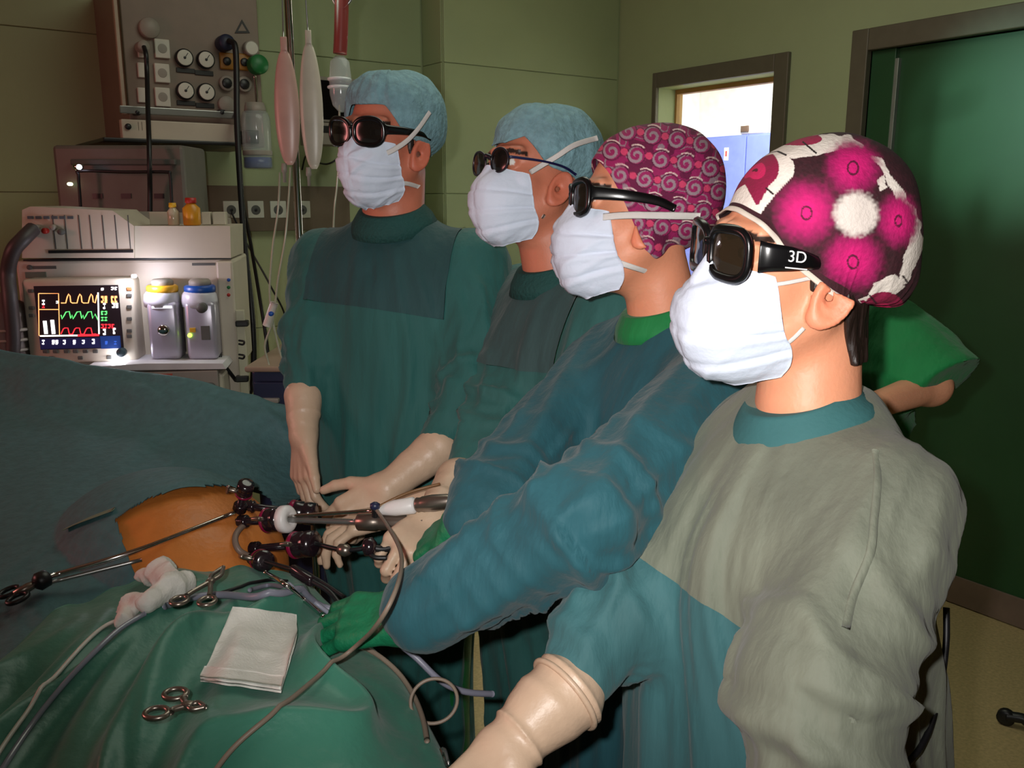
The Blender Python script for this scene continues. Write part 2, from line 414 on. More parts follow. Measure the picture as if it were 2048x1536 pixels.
# ---------------------------------------------------------------- heads
def rot(y, p, r):
    y, p, r = [math.radians(v) for v in (y, p, r)]
    cy, sy, cp, sp, cr, sr = math.cos(y), math.sin(y), math.cos(p), math.sin(p), math.cos(r), math.sin(r)
    return np.array([[cy, -sy, 0], [sy, cy, 0], [0, 0, 1]])@np.array([[1, 0, 0], [0, cp, -sp], [0, sp, cp]])@np.array([[cr, 0, sr], [0, 1, 0], [-sr, 0, cr]])
def head_local(p, ears=True, face=True, cut=None):
    q = p.copy(); q[:, 0] = np.abs(q[:, 0])
    d = ell(q, (0, -.016, .048), (.073, .096, .086))
    d = smin(d, ell(q, (0, .028, -.022), (.060, .066, .090)), .03)
    d = smin(d, cone(q, (.050, .008, -.040), (.020, .070, -.092), .024, .020), .03)
    d = smin(d, ell(q, (0, .078, -.094), (.020, .016, .016)), .025)
    d = smin(d, ell(q, (.041, .060, -.012), (.022, .022, .020)), .025)
    d = smin(d, cone(q, (.008, .090, .046), (.046, .074, .046), .010, .009), .016)
    if face:
        d = smax(d, -(np.linalg.norm(q-(.033, .108, .026), axis=1)-.021), .014)
        d = smin(d, np.linalg.norm(q-(.032, .078, .026), axis=1)-.0128, .003)
        d = smin(d, cone(q, (0, .092, .034), (0, .114, -.010), .007, .0115), .012)
        d = smin(d, np.linalg.norm(q-(.0125, .104, -.014), axis=1)-.0075, .006)
        d = smin(d, ell(q, (0, .0955, -.045), (.023, .0085, .0045)), .005)
        d = smin(d, ell(q, (0, .0945, -.056), (.021, .0085, .0055)), .005)
        d = smax(d, -ell(q, (0, .104, -.0505), (.021, .006, .0010)), .002)
    if ears:
        e = q-np.array([.074, .006, -.016]); c, s = math.cos(.5), math.sin(.5)
        ey, ez = e[:, 1]*c+e[:, 2]*s, -e[:, 1]*s+e[:, 2]*c
        exx = e[:, 0]-.006+ey*.35
        n = np.sqrt((ey/.0165)**2+(ez/.029)**2)+1e-6
        plate = np.maximum((n-1)*.0165, np.abs(exx)-.0035)
        rim = np.sqrt(((n-1)*.0185)**2+(exx-.003)**2)-.0042
        inner = np.sqrt(((np.sqrt(((ey+.001)/.009)**2+((ez-.002)/.017)**2)-1)*.010)**2+(exx-.002)**2)-.0028
        lobe = ell(np.stack([exx, ey-.003, ez+.028], -1), (0, 0, 0), (.005, .010, .010))
        hole = np.linalg.norm(np.stack([exx-.004, (ey-.002), (ez+.002)*.7], -1), axis=1)-.0065
        ear = smin(smin(plate, rim, .003), lobe, .006); ear = smin(ear, inner, .002); ear = smax(ear, -hole, .003)
        if cut is not None: ear = smax(ear, q[:, 2]-cut(q[:, 1])-.002, .003)
        d = smin(d, ear, .005)
    return d
class Head:
    def __init__(s, pos, ypr, scale=1.0):
        s.cut = None; s.p = np.asarray(pos, float); s.R = rot(*ypr); s.s = scale
    def loc(s, P): return (P-s.p)@s.R/s.s
    def wld(s, q): return np.asarray(q, float)@s.R.T*s.s+s.p
    def f(s, P, ears=True): return head_local(s.loc(P), ears, True, s.cut)*s.s
    def hull(s, P): return head_local(s.loc(P), False, False)*s.s

def spheretrace(f, c, D, off, t0=.26, it=40):
    t = np.full(len(D), t0)
    for _ in range(it):
        t = t-np.clip((f(c+D*t[:, None])-off)*.85, -.02, .05)
    return t
def cap_grid(hd, edge, off, c=(0, -.012, .035), nt=60, nph=120, puff=None, side=None):
    """surface over the skull down to the edge curve z=edge(y) in head space; off may depend on the point"""
    f = lambda q: head_local(q, False, False)
    ph = np.linspace(0, 2*np.pi, nph, endpoint=False); c = np.asarray(c, float)
    def dirs(th, ph): return np.stack([np.sin(th)*np.sin(ph), np.sin(th)*np.cos(ph), np.cos(th)], -1)
    T = np.linspace(.3, 2.5, 60)
    TT, PP = np.meshgrid(T, ph, indexing='ij')
    Dd = dirs(TT, PP).reshape(-1, 3); t = spheretrace(f, c, Dd, .004); Q = c+Dd*t[:, None]
    g = (Q[:, 2]-edge(Q[:, 1])).reshape(TT.shape); te = np.full(nph, T[-1])
    for j in range(nph):
        i = np.argmax(g[:, j] < 0)
        if g[i, j] < 0 and i > 0: te[j] = T[i-1]+(T[i]-T[i-1])*g[i-1, j]/(g[i-1, j]-g[i, j])
    te = np.convolve(np.concatenate([te[-3:], te, te[:3]]), np.ones(7)/7, 'valid')
    s = np.linspace(0.004, 1, nt)**.9
    TH = s[:, None]*te[None]; PH = np.broadcast_to(ph, TH.shape)
    Dd = dirs(TH, PH).reshape(-1, 3); S = np.broadcast_to(s[:, None], TH.shape).reshape(-1)
    t = spheretrace(f, c, Dd, .002)
    Q = c+Dd*t[:, None]
    o = off(Q, S, PH.reshape(-1)) if callable(off) else off
    Q = Q+Dd*np.asarray(o).reshape(-1, 1)
    return Q.reshape(nt, nph, 3)
def cap_geo(hd, G, t=.0018):
    nt, nph = G.shape[:2]
    N = np.cross(np.roll(G, -1, 1)-np.roll(G, 1, 1), np.gradient(G, axis=0)); N /= np.linalg.norm(N, axis=2)[..., None]+1e-12
    if np.sum(N*(G-np.array([0, -.01, .03]))) < 0: N = -N
    I = G-N*t
    V = np.concatenate([G.reshape(-1, 3), I.reshape(-1, 3)]); k = nt*nph
    f = gridfaces(nt, nph, True); j = np.arange(nph); a = (nt-1)*nph+j; b = (nt-1)*nph+(j+1) % nph
    rim = np.stack([a, a+k, b+k, b], -1)
    top = [tuple(range(nph))[::-1]]
    Fc = np.concatenate([f, f[:, ::-1]+k, rim])
    return hd.wld(V), Fc
def edge_from(hd, pts, extra=()):
    """edge curve of a cap in head space from points of its rim seen in the photograph"""
    q = [hd.loc(hit(x, y, hd.hull)[None])[0] for x, y in pts]
    yz = sorted([(a[1], a[2]) for a in q]+list(extra))
    ys, zs = np.array([a for a, _ in yz]), np.array([b for _, b in yz])
    return lambda y: np.interp(y, ys, zs)

def mask_geo(hd, cen=None, edg=None, nu=61, nv=49, seed=0, up=.004, crump=1.0, puff=0.0):
    cen = cen or [(.108, .018), (.126, -.004), (.133, -.026), (.131, -.055), (.123, -.085), (.108, -.110), (.082, -.124)]
    edg = edg or [(.064, .064, .004), (.069, .060, -.018), (.070, .056, -.038), (.068, .050, -.056), (.066, .040, -.072), (.060, .036, -.092), (.050, .040, -.108)]
    C = catmull([(0, y, z) for y, z in cen], 8); E = catmull(edg, 8)
    tv = np.linspace(0, len(C)-1, nv); i = np.minimum(tv.astype(int), len(C)-2); fr = (tv-i)[:, None]
    C = C[i]*(1-fr)+C[i+1]*fr; E = E[i]*(1-fr)+E[i+1]*fr
    u = np.linspace(-1, 1, nu); s = np.abs(u); vv = np.linspace(0, 1, nv)
    x = np.sign(u)*s**.85
    k = 1-(1-s**1.75)
    G = np.empty((nu, nv, 3))
    G[..., 0] = x[:, None]*E[None, :, 0]
    G[..., 1] = C[None, :, 1]+(E[None, :, 1]-C[None, :, 1])*k[:, None]
    zk = s**1.4
    G[..., 2] = C[None, :, 2]+(E[None, :, 2]-C[None, :, 2])*zk[:, None]
    bul = np.sin(np.pi*np.clip(s, 0, 1))[:, None]*np.sin(np.pi*vv)[None]*.007
    N = normals_grid(G); 
    if N[nu//2, nv//2, 1] < 0: N = -N
    U, Vv = np.meshgrid(u, vv, indexing='ij')
    def pl(c, w): return np.exp(-((Vv-c-.03*np.cos(U*3+seed))/w)**2)
    cr = 0
    for j, c in enumerate((.30, .50, .70)): cr = cr+(pl(c, .018)*-.0035+pl(c+.045, .03)*.0022)*(.5+.5*np.abs(U)**.5)
    wr = (ridge(np.stack([U*2.2+Vv*2.0*np.sign(U)+seed, Vv*5+np.abs(U)*2.0, U*0+seed], -1))-.4)*.0055*np.clip(1.15-np.abs(U)*.5, 0, 1)
    wr = wr+(fbm(np.stack([U*3.0, Vv*3+seed, U*0+3.3], -1))-.5)*.006
    wr = wr*np.clip((1-np.abs(U))*6, .15, 1)*np.clip(Vv*8, .3, 1)
    bul = bul+puff*np.cos(U*1.5)*np.sin(np.pi*np.clip(Vv*1.05, 0, 1))
    G = G+N*(bul+cr*(.6+.4*crump)+wr*crump)[..., None]
    q = G.reshape(-1, 3); f = lambda p: head_local(p, False, True)
    for _ in range(3):
        v = f(q); b = v < up
        q[b] = q[b]+grad(f, q[b])*(up-v[b])[:, None]
    Gq = q.reshape(nu, nv, 3)
    return Gq
# ---------------------------------------------------------------- glasses (head space: x to the wearer's right, y forward, z up)
def super_loop(c, w, h, n=44, p=3.2, taper=0.0, wrap=0.0):
    a = np.linspace(0, 2*np.pi, n, endpoint=False); cx, sx = np.cos(a), np.sin(a)
    X = np.sign(cx)*np.abs(cx)**(2/p)*w/2; Z = np.sign(sx)*np.abs(sx)**(2/p)*h/2
    Z = Z*(1+taper*X/w); Y = -wrap*X-np.abs(X)**2*4
    return np.stack([c[0]+X, c[1]+Y, c[2]+Z], -1)
def fanfill(loop, bulge=.002):
    c = loop.mean(0)+np.array([0, bulge, 0]); n = len(loop); mid = (loop+c)/2+np.array([0, bulge*.7, 0])
    V = np.concatenate([loop, mid, c[None]]); Fc = [(k, (k+1) % n, n+(k+1) % n, n+k) for k in range(n)]+[(n+k, n+(k+1) % n, 2*n) for k in range(n)]
    return V, Fc
def glasses(hd, par, fm, lm, tm, y=.112, z=.026, w=.058, h=.044, ex=.034, rim=(.0045, .0035), temple=(.024, .009), p=3.2, wrap=.18,
            tpath=None, side=True, pitch=0.0, lens_alpha=None, vents=False, solid=None):
    root = None
    def tr(V):
        V = np.asarray(V, float).copy()
        if pitch:
            c, s = math.cos(pitch), math.sin(pitch); a = V[:, 1]-.1; b = V[:, 2]-z
            V[:, 1], V[:, 2] = .1+a*c-b*s, z+a*s+b*c
        return hd.wld(V)
    parts = []
    for sg in (1, -1):
        lp = super_loop((0, 0, 0), w, h, p=p, taper=.10, wrap=wrap)*np.array([sg, 1, 1])+np.array([sg*ex, y, z])
        if sg < 0: lp = lp[::-1]
        g = sweep(lp, rim[0], rim[1], nrm=(0, 1, 0), seg=8, closed=True)
        parts.append(g)
    br = sweep(catmull([(ex-w*.46, y+.001, z+.006), (0, y+.006, z+.010), (-(ex-w*.46), y+.001, z+.006)], 6), .0045, .0035, nrm=(0, 1, 0), seg=8)
    g = join(*parts, br)
    root = obj('glasses', (tr(g[0]), g[1]), fm, par)
    for sg in (1, -1):
        lp = super_loop((0, 0, 0), w*.96, h*.96, p=p, taper=.10, wrap=wrap)*np.array([sg, 1, 1])+np.array([sg*ex, y, z])
        if sg < 0: lp = lp[::-1]
        g = fanfill(lp); obj('lens', (tr(g[0]), g[1]), lm, root)
    for sg in (1, -1):
        xo = ex+w*.5; yo = y-w*.5*wrap-.004
        P = tpath or [(xo, yo, z+.004), (xo+.006, yo-.012, z+.004), (.081, .045, z+.001), (.083, .0, z-.004), (.081, -.03, z-.014)]
        P = catmull([(sg*a, b, c) for a, b, c in P], 8); n = len(P)
        wd_ = np.interp(np.linspace(0, 1, n), [0, .15, .5, 1], [h*.34 if side else temple[0]*.5, temple[0]*.52, temple[0]*.42, temple[1]*.5])
        g = sweep(P, np.full(n, .0024), wd_, nrm=(0, 0, 1), seg=10)
        obj('temple', (tr(g[0]), g[1]), tm, root)
    return root, tr
# ---------------------------------------------------------------- hands
def hand_chains(Wr, d, n, right, curls=(.5, .55, .6, .7), spread=.16, thumb=(.6, .7, -.25), tcurl=.3, sc=1.0):
    """wrist point, direction to the fingers, direction out of the back of the hand -> list of (a, b, ra, rb)"""
    d = unit(d); n = unit(n-d*(np.asarray(n, float)@d)); s = np.cross(d, n)   # s points to the little finger of a right hand
    if not right: s = -s
    Wr = np.asarray(Wr, float); out = []
    ln = [(.043, .026, .022), (.047, .030, .023), (.044, .028, .022), (.035, .021, .020)]
    for k in range(4):
        b = Wr+sc*(d*(.090-.004*abs(k-1.2))+s*(-.031+.0205*k)-n*.002*abs(k-1.5))
        out.append((Wr+s*sc*(-.018+.012*k)+d*sc*.012, b, .0150*sc, .0125*sc))
        fd = unit(d+s*spread*(k-1.4)*.35); a = 0; p = b
        for j in range(3):
            a += curls[k]*(.75, 1.0, .7)[j]
            q = p+sc*ln[k][j]*(fd*math.cos(a)-n*math.sin(a))
            out.append((p, q, (.0100-.0008*j-(.0012 if k == 3 else 0))*sc, (.0094-.0010*j-(.0012 if k == 3 else 0))*sc)); p = q
    t0 = Wr+sc*(d*.022-s*.022); td = unit(d*thumb[0]-s*thumb[1]+n*thumb[2])
    t1 = t0+td*.042*sc; out.append((t0, t1, .0165*sc, .0125*sc))
    a = unit(td+d*tcurl+s*tcurl*.4-n*tcurl*.3); t2 = t1+a*.033*sc; out.append((t1, t2, .0118*sc, .0105*sc))
    a = unit(a+d*tcurl*.5+s*tcurl*.5-n*tcurl*.4); out.append((t2, t2+a*.026*sc, .0105*sc, .0085*sc))
    return out
def glove_geo(Wr, d, n, right, elbow_dir, cuff=.07, rw=.029, rc=.043, h=.0026, wr=.003, seed=0, fist=False, **kw):
    ch = hand_chains(Wr, d, n, right, **kw); Wr = np.asarray(Wr, float); e = Wr+unit(elbow_dir)*cuff
    def f(P):
        dd = np.full(len(P), 9.0)
        for i, (a, b, r1, r2) in enumerate(ch[:]):
            c = cone(P, a, b, r1, r2)
            dd = smin(dd, c, .010 if r1 > .0119 else .0035)
        return smin(dd, cone(P, Wr, e, rw, rc), .02)
    pts = np.array([c[0] for c in ch]+[c[1] for c in ch]+[e])
    V, Q = mesh_sdf(f, boxaxes(pts, .06, h)); V = relax(V, Q, 1); N = vnormals(V, Q)
    t = (V-Wr)@unit(elbow_dir)
    q = np.stack([t*70, (V@np.array([12, 5, 9])), V@np.array([3., 11, 5])], -1)
    V = V+N*((ridge(q*.55+seed)-.4)*wr*np.clip((t+.03)/.05, .06, 1))[:, None]
    return (V, Q), e
# ---------------------------------------------------------------- bodies and gowns
class Body:
    """standing figure: yaw in degrees; prof rows are (z, side, fwd, half width, half depth)"""
    def __init__(s, xy, yaw, prof, arms, neck, head, hem=.28):
        s.o = np.array([xy[0], xy[1], 0.0]); b = math.radians(yaw)
        s.f_ = np.array([-math.sin(b), math.cos(b), 0]); s.r_ = np.array([math.cos(b), math.sin(b), 0])
        s.B = np.stack([s.r_, s.f_, [0, 0, 1]], 1)
        p = np.array(sorted(prof)); z = np.linspace(p[0, 0], p[-1, 0], 200)
        d = catmull(p, 12); s.t = [np.interp(z, d[:, 0], d[:, k]) for k in range(1, 5)]; s.z = z
        s.arms = arms; s.neck = neck; s.head = head; s.hem = hem
    def bf(s, x, y, z): return s.o+s.r_*x+s.f_*y+np.array([0, 0, z])
    def torso(s, P, g=0.0, lo=None):
        q = (P-s.o)@s.B; z = np.clip(q[:, 2], s.z[0], s.z[-1])
        sx, sy, a, b = [np.interp(z, s.z, k) for k in s.t]
        a, b = np.maximum(a+g, .01), np.maximum(b+g, .01)
        x, y = (q[:, 0]-sx)/a, (q[:, 1]-sy)/b
        n = (np.abs(x)**2.3+np.abs(y)**2.3)**(1/2.3)
        d = (n-1)*np.minimum(a, b)*.9
        return np.maximum(d, np.maximum(q[:, 2]-s.z[-1], (s.z[0] if lo is None else lo)-q[:, 2]))
    def limb(s, P, g=0.0, sleeves=True):
        d = np.full(len(P), 9.0)
        for arm in s.arms:
            for (a, ra), (b, rb) in zip(arm[:-1], arm[1:]): d = smin(d, cone(P, a, b, ra+g, rb+g), .03)
        return d
    def gown(s, P):
        return smin(s.torso(P), s.limb(P), .035)
    def body(s, P):
        d = s.head.f(P)
        a, b, r = s.neck
        n = cone(P, a, b, r, r*1.12)
        d = smin(d, n, .022)
        t = s.torso(P, -.03, .80)
        k = smin(t, s.limb(P, -.02), .03)
        for sg in (-1, 1):
            h_, kn, an = s.bf(sg*.085, 0, .84), s.bf(sg*.10, .01, .47), s.bf(sg*.11, -.01, .08)
            k = smin(k, np.minimum(cone(P, h_, kn, .085, .055), cone(P, kn, an, .055, .036)), .03)
            k = smin(k, cone(P, s.bf(sg*.11, -.03, .045), s.bf(sg*.125, .15, .035), .042, .035), .03)
        return smin(d, k, .02)
def sm_(a, b, x): t = np.clip((x-a)/(b-a), 0, 1); return t*t*(3-2*t)
def gown_mesh(B, h, amp=1.0, seed=0, tilt=0.0, extra=None):
    pts = [p for arm in B.arms for p, _ in arm]
    lo = np.array([min([p[0] for p in pts]+[B.o[0]-.30]), min([p[1] for p in pts]+[B.o[1]-.30]), B.hem])-.08
    hi = np.array([max([p[0] for p in pts]+[B.o[0]+.30]), max([p[1] for p in pts]+[B.o[1]+.30]), B.z[-1]])+.08
    f = B.gown
    zlow = .80
    axs = [ax(lo[0], hi[0], h), ax(lo[1], hi[1], h), mixed(lo[2], hi[2], zlow, hi[2], h, h*2)]
    V, Q = mesh_sdf(f, axs); V = relax(V, Q, 2); N = vnormals(V, Q)
    dt, dl = B.torso(V), B.limb(V); wa = np.clip(.5+(dt-dl)/.07, 0, 1)
    q = (V-B.o)@B.B; low = np.clip((B.z[-1]+.06-q[:, 2])/.36, .3, 1.25)
    xs = q[:, 0]+tilt*q[:, 2]
    pr = lambda ph, k=2.0: ((np.cos(ph)+1)/2)**k-.32
    n1 = vnoise(q*np.array([5., 5, 2.2])+seed)-.5; n2 = vnoise(q*np.array([9., 9, 4])+seed+5)-.5
    mk = lambda k, lo_, o: sm_(lo_, lo_+.3, vnoise(q*np.array([k, k, k*.45])+seed*1.7+o))
    psi = np.arctan2(q[:, 1], q[:, 0])
    dis = (1-wa)*low*(pr(9*psi+tilt*9*q[:, 2]+7*n1)*.017*mk(5, .28, 1)+pr(19*psi+tilt*20*q[:, 2]+11*n1+5*n2)*.0080*mk(7, .3, 2)
        +pr(37*psi+tilt*34*q[:, 2]+14*n1+9*n2)*.0034*mk(9, .3, 3)+n1*.012+pr(34*q[:, 2]+5*q[:, 0]/.1*(.5+tilt)+8*n1, 3)*.0045*mk(6, .45, 4))
    for arm in B.arms:
        best = np.full(len(V), 9.0); T = np.zeros(len(V)); X = np.zeros(len(V)); Y = np.zeros(len(V)); acc = 0
        u = None
        for (a, ra), (b, rb) in zip(arm[:-1], arm[1:]):
            ba = np.asarray(b, float)-a; ln = np.linalg.norm(ba); tn = ba/ln
            u = unit(np.cross(tn, (.2, .3, 1))) if u is None else unit(u-tn*(u@tn)); v = np.cross(tn, u)
            hh = np.clip((V-a)@ba/ln**2, 0, 1); rel = V-a-hh[:, None]*ba; dd = np.linalg.norm(rel, axis=1)
            m = dd < best; best[m] = dd[m]; T[m] = acc+hh[m]*ln; X[m] = (rel@u)[m]; Y[m] = (rel@v)[m]; acc += ln
        e = np.linalg.norm(np.asarray(arm[1][0], float)-arm[0][0]); w = wa*np.clip(1.6-best/.12, 0, 1); om = np.arctan2(Y, X)
        bend = np.exp(-((T-e)/.12)**2); wr = np.exp(-((T-acc)/.09)**2); W3 = np.stack([T*5, X*9, Y*9], -1); a1 = vnoise(W3+seed)-.5; a2 = vnoise(W3*1.9+seed+4)-.5
        mm = lambda lo_, o: sm_(lo_, lo_+.28, vnoise(W3*1.3+seed+o))
        dis = dis+w*np.clip((acc-T)/.07, .18, 1)*(pr(4*om+9*T+6*a1)*.011*mm(.25, 1)*(1-.5*bend)+pr(9*om+22*T+8*a1+4*a2)*.0058*mm(.3, 2)+pr(17*om-18*T+9*a1+9*a2)*.0026*mm(.35, 3)
            +pr(85*T+1*om+9*a1+3*a2, 2.6)*.012*np.clip(bend+.55*wr, 0, 1)*mm(.22, 4)+pr(150*T-2*om+12*a1+6*a2, 2.4)*.0028*np.clip(bend+wr+.15, 0, 1)*mm(.3, 5)+a1*.008)
    up = np.clip((B.z[-1]-.01-V[:, 2])/.10, 0.1, 1)
    V = V+N*(dis*amp*up)[:, None]
    return V, Q
def split_panel(V, Q, planes, keep=None):
    """cuts the quads along planes (point, normal); the panel is what lies on the positive side of all of them
    (or, with keep, what keep(sides, centres) marks); returns (gown, panel) geometry"""
    me = bpy.data.meshes.new('t'); fill(me, V, Q); bm = bmesh.new(); bm.from_mesh(me)
    for o, n in planes: bmesh.ops.bisect_plane(bm, geom=bm.verts[:]+bm.edges[:]+bm.faces[:], dist=1e-6, plane_co=o, plane_no=n)
    bm.verts.ensure_lookup_table(); bm.verts.index_update()
    VV = np.array([v.co[:] for v in bm.verts]); Fs = [tuple(v.index for v in f.verts) for f in bm.faces]
    cen = np.array([VV[list(f)].mean(0) for f in Fs]); sides = [(cen-o)@n > 0 for o, n in planes]
    sel = keep(sides, cen) if keep else np.all(sides, axis=0)
    bm.free(); bpy.data.meshes.remove(me)
    def sub(ids, off):
        fs = [Fs[i] for i in ids]; used = sorted({k for f in fs for k in f}); mp = {k: i for i, k in enumerate(used)}
        fs = [tuple(mp[k] for k in f) for f in fs]; v = VV[used].copy()
        if off:
            N = np.zeros_like(v)
            for f in fs:
                nn = np.cross(v[f[1]]-v[f[0]], v[f[2]]-v[f[0]])
                for k in f: N[k] += nn
            v += N/(np.linalg.norm(N, axis=1)[:, None]+1e-12)*off
        return v, fs
    return sub(np.where(~sel)[0], 0), sub(np.where(sel)[0], .002)
def body_mesh(B, hf=.003):
    hd = B.head; lo, hi = hd.p-.17, hd.p+.17; lo[2] -= .06
    pts = np.array([p for arm in B.arms for p, _ in arm]+[B.bf(-.3, -.2, 0), B.bf(.3, -.2, 0), B.bf(.3, .25, 0), B.bf(-.3, .25, 0)])
    a, b = np.minimum(pts.min(0)-.06, lo), np.maximum(pts.max(0)+.06, hi)
    axs = [mixed(a[k], b[k], lo[k], hi[k], hf, .016) for k in (0, 1)]+[mixed(-.03, hi[2], lo[2], hi[2], hf, .016)]
    V, Q = mesh_sdf(B.body, axs, slack=.02)
    return relax(V, Q, 1, .4), Q
def collar(B, c, r0, r1, h=.034, tilt=.32, w=.004):
    """ribbed band round the neck lying on the gown, lower in front"""
    axs = unit(np.array([0, 0, 1.0])+B.f_*tilt)
    prof = [(r0-.004, -.004), (r0+w*.6, -.002), (r0*.6+r1*.4+w, h*.45), (r1+w, h*.94), (r1+w*.4, h), (r1-.004, h*.97)]
    return lathe(prof, np.asarray(c, float), axs, 56)
# ---------------------------------------------------------------- wall and anaesthesia equipment
class Panel:
    """upright working plane: a point, the direction along it, the direction it faces"""
    def __init__(s, o, ex, n): s.o = np.asarray(o, float); s.ex = unit(ex); s.n = unit(n); s.ez = np.array([0, 0, 1.])
    def p(s, px, py, off=0.0):
        r = ray(px, py); return CAM+r*(((s.o+s.n*off-CAM)@s.n)/(r@s.n))
    def rect(s, x0, y0, x1, y1, off):
        a, b = s.p(x0, (y0+y1)/2, off), s.p(x1, (y0+y1)/2, off); c, d = s.p((x0+x1)/2, y0, off), s.p((x0+x1)/2, y1, off)
        u0, u1 = (a-s.o)@s.ex, (b-s.o)@s.ex; return u0, u1, d[2], c[2]
    def at(s, u, z, off): return s.o*np.array([1, 1, 0])+s.ex*u+s.n*off+np.array([0, 0, z])
    def box(s, x0, y0, x1, y1, off, thick, bev=.003):
        u0, u1, z0, z1 = s.rect(x0, y0, x1, y1, off)
        return box(s.at((u0+u1)/2, (z0+z1)/2, off-thick/2), (abs(u1-u0), thick, z1-z0), s.ex, -s.n, s.ez, bev)
    def disc(s, px, py, rpx, off, thick, prof=None, seg=24):
        c = s.p(px, py, off); r = rpx*((c-CAM)@FW)/F
        return lathe(prof(r, thick) if prof else [(r*.96, -thick), (r, -thick*.9), (r, -thick*.15), (r*.92, 0), (.0001, 0)], c, s.n, seg)
    def poly(s, pts, off, thick):
        q = [s.p(x, y, off) for x, y in pts]; n = len(q); V = np.array(q+[a-s.n*thick for a in q])
        ar = sum((q[i]-q[0])@s.ex*((q[(i+1) % n]-q[0])[2])-(q[(i+1) % n]-q[0])@s.ex*((q[i]-q[0])[2]) for i in range(n))
        Fc = [tuple(range(n)), tuple(range(2*n-1, n-1, -1))]+[((i+1) % n, i, n+i, n+(i+1) % n) for i in range(n)]
        if ar < 0: Fc = [f[::-1] for f in Fc]
        return V, Fc
    def line(s, pts, off, w=.0016, t=.0006):
        q = np.array([s.p(x, y, off) for x, y in pts]); return sweep(q, w/2, t, nrm=s.n, seg=4)
CREAM = M('machine_cream', (196, 186, 168), .45, var=.05, vscale=10); CREAM2 = M('machine_grey', (150, 142, 132), .5, var=.06)
DARKP = M('dark_plastic', (26, 26, 28), .4); STEEL = M('steel', (170, 170, 168), .28, .85, var=.05); CHROME = M('chrome', (205, 200, 196), .12, 1.0, var=.03)
CABLE = M('cable_black', (14, 14, 18), .45); CLEARP = M('clear_plastic', (205, 215, 215), .12, alpha=.35, spec=.8); BLUEPL = M('blue_plastic', (20, 80, 170), .4)
YELLOW = M('yellow_plastic', (222, 170, 30), .45); REDP = M('red_plastic', (170, 36, 26), .45); GREENP = M('green_plastic', (24, 110, 54), .45)
IVORY = M('gauge_face', (206, 202, 190), .5); RUBBER = M('button_grey', (84, 84, 80), .6)
def G(name, rgb=None, e=0): return M(name, rgb, .5, emit=e, var=0) if rgb else MC[name]

# --- gas and power panel on the back wall
WU = Panel((.786, 3.45, 0), (1, 0, 0), (0, -1, 0))
U = thing('gas_supply_panel', (1.03, 3.66, 1.78), 'grey wall box of round gauges and gas outlets, above the anaesthesia machine', 'gas panel')
PANELM = M('panel_taupe', (128, 112, 98), .5, var=.06)
u0, u1, z0, z1 = WU.rect(240, 0, 520, 225, 0)
z1 = 2.36
obj('case', box(((.786+u1+.786)/2, (3.45+YB)/2, (1.80+z1)/2), (u1, YB-3.45-.002, z1-1.80), bev=.004), PANELM, U, False)
obj('corner_trim', WU.box(236, 0, 244, 228, .006, .02), M('trim_cream', (180, 164, 144), .5), U, False)
for i, (x, y) in enumerate(((285, 100), (285, 140), (285, 190))):
    o = obj('socket', WU.box(x-9, y-15, x+9, y+15, .010, .012), IVORY, U, False)
for x, y in ((325, 97), (325, 146), (326, 194)):
    o = obj('socket', WU.box(x-15, y-19, x+15, y+19, .012, .014), IVORY, U, False); obj('recess', WU.disc(x, y, 9, .0125, .001), CREAM2, o)
for x, y in ((370, 115), (413, 119), (372, 181), (414, 184)):
    o = obj('gauge', WU.disc(x, y, 17.5, .022, .024), DARKP, U); obj('dial', WU.disc(x, y, 15, .0235, .002), IVORY, o)
    obj('needle', WU.line([(x-1, y+2), (x+6, y-9)], .0245, .0022), DARKP, o); obj('hub', WU.disc(x, y, 2.6, .026, .003, seg=12), DARKP, o)
for x, y in ((372, 141), (409, 146), (373, 206), (411, 211)): obj('label_strip', WU.box(x-19, y-5, x+18, y+5, .004, .004), M('label_black', (26, 24, 24), .5), U, False)
for x, y in ((455, 122), (490, 124)):
    o = obj('gas_outlet', WU.box(x-15, y-17, x+15, y+17, .012, .014, .006), M('outlet_ochre', (150, 104, 34), .5), U); obj('port', WU.disc(x, y, 8, .020, .012), DARKP, o)
for x, y in ((455, 166), (490, 168)):
    o = obj('gas_outlet', WU.disc(x, y, 15, .018, .02), CREAM2, U); obj('port', WU.disc(x, y, 10, .024, .012), DARKP, o)
obj('gauge', WU.disc(454, 208, 16, .018, .02), CREAM2, U)
o = obj('gauge', WU.disc(504, 96, 15, .030, .03), CREAM2, U); obj('dial', WU.disc(504, 96, 12.5, .0312, .002), IVORY, o)
o = obj('warning_triangle', WU.poly([(484, 39), (500, 66), (470, 66)], .003, .003), M('label_black'), U, False); obj('symbol', WU.poly([(484, 47), (493, 62), (476, 62)], .004, .001), PANELM, o, False)
obj('bulb_fitting', WU.disc(300, 55, 20, .02, .025), CREAM2, U); obj('bulb_fitting', WU.disc(288, 92, 12, .045, .05), CREAM2, U)
# flow regulators: green knob, suction regulator, blue plug
o = obj('regulator', WU.disc(520, 128, 19, .075, .05), GREENP, U); obj('spindle', WU.disc(516, 128, 7, .03, .04), CHROME, o)
o = obj('plug', WU.disc(455, 84, 16, .06, .06), M('plug_blue', (30, 36, 62), .5), U)
o = obj('flow_tube', tube([WU.p(509, 150, .05), WU.p(513, 190, .05), WU.p(514, 222, .05)], .006), CHROME, U); obj('valve', WU.disc(516, 214, 9, .06, .03), STEEL, o)
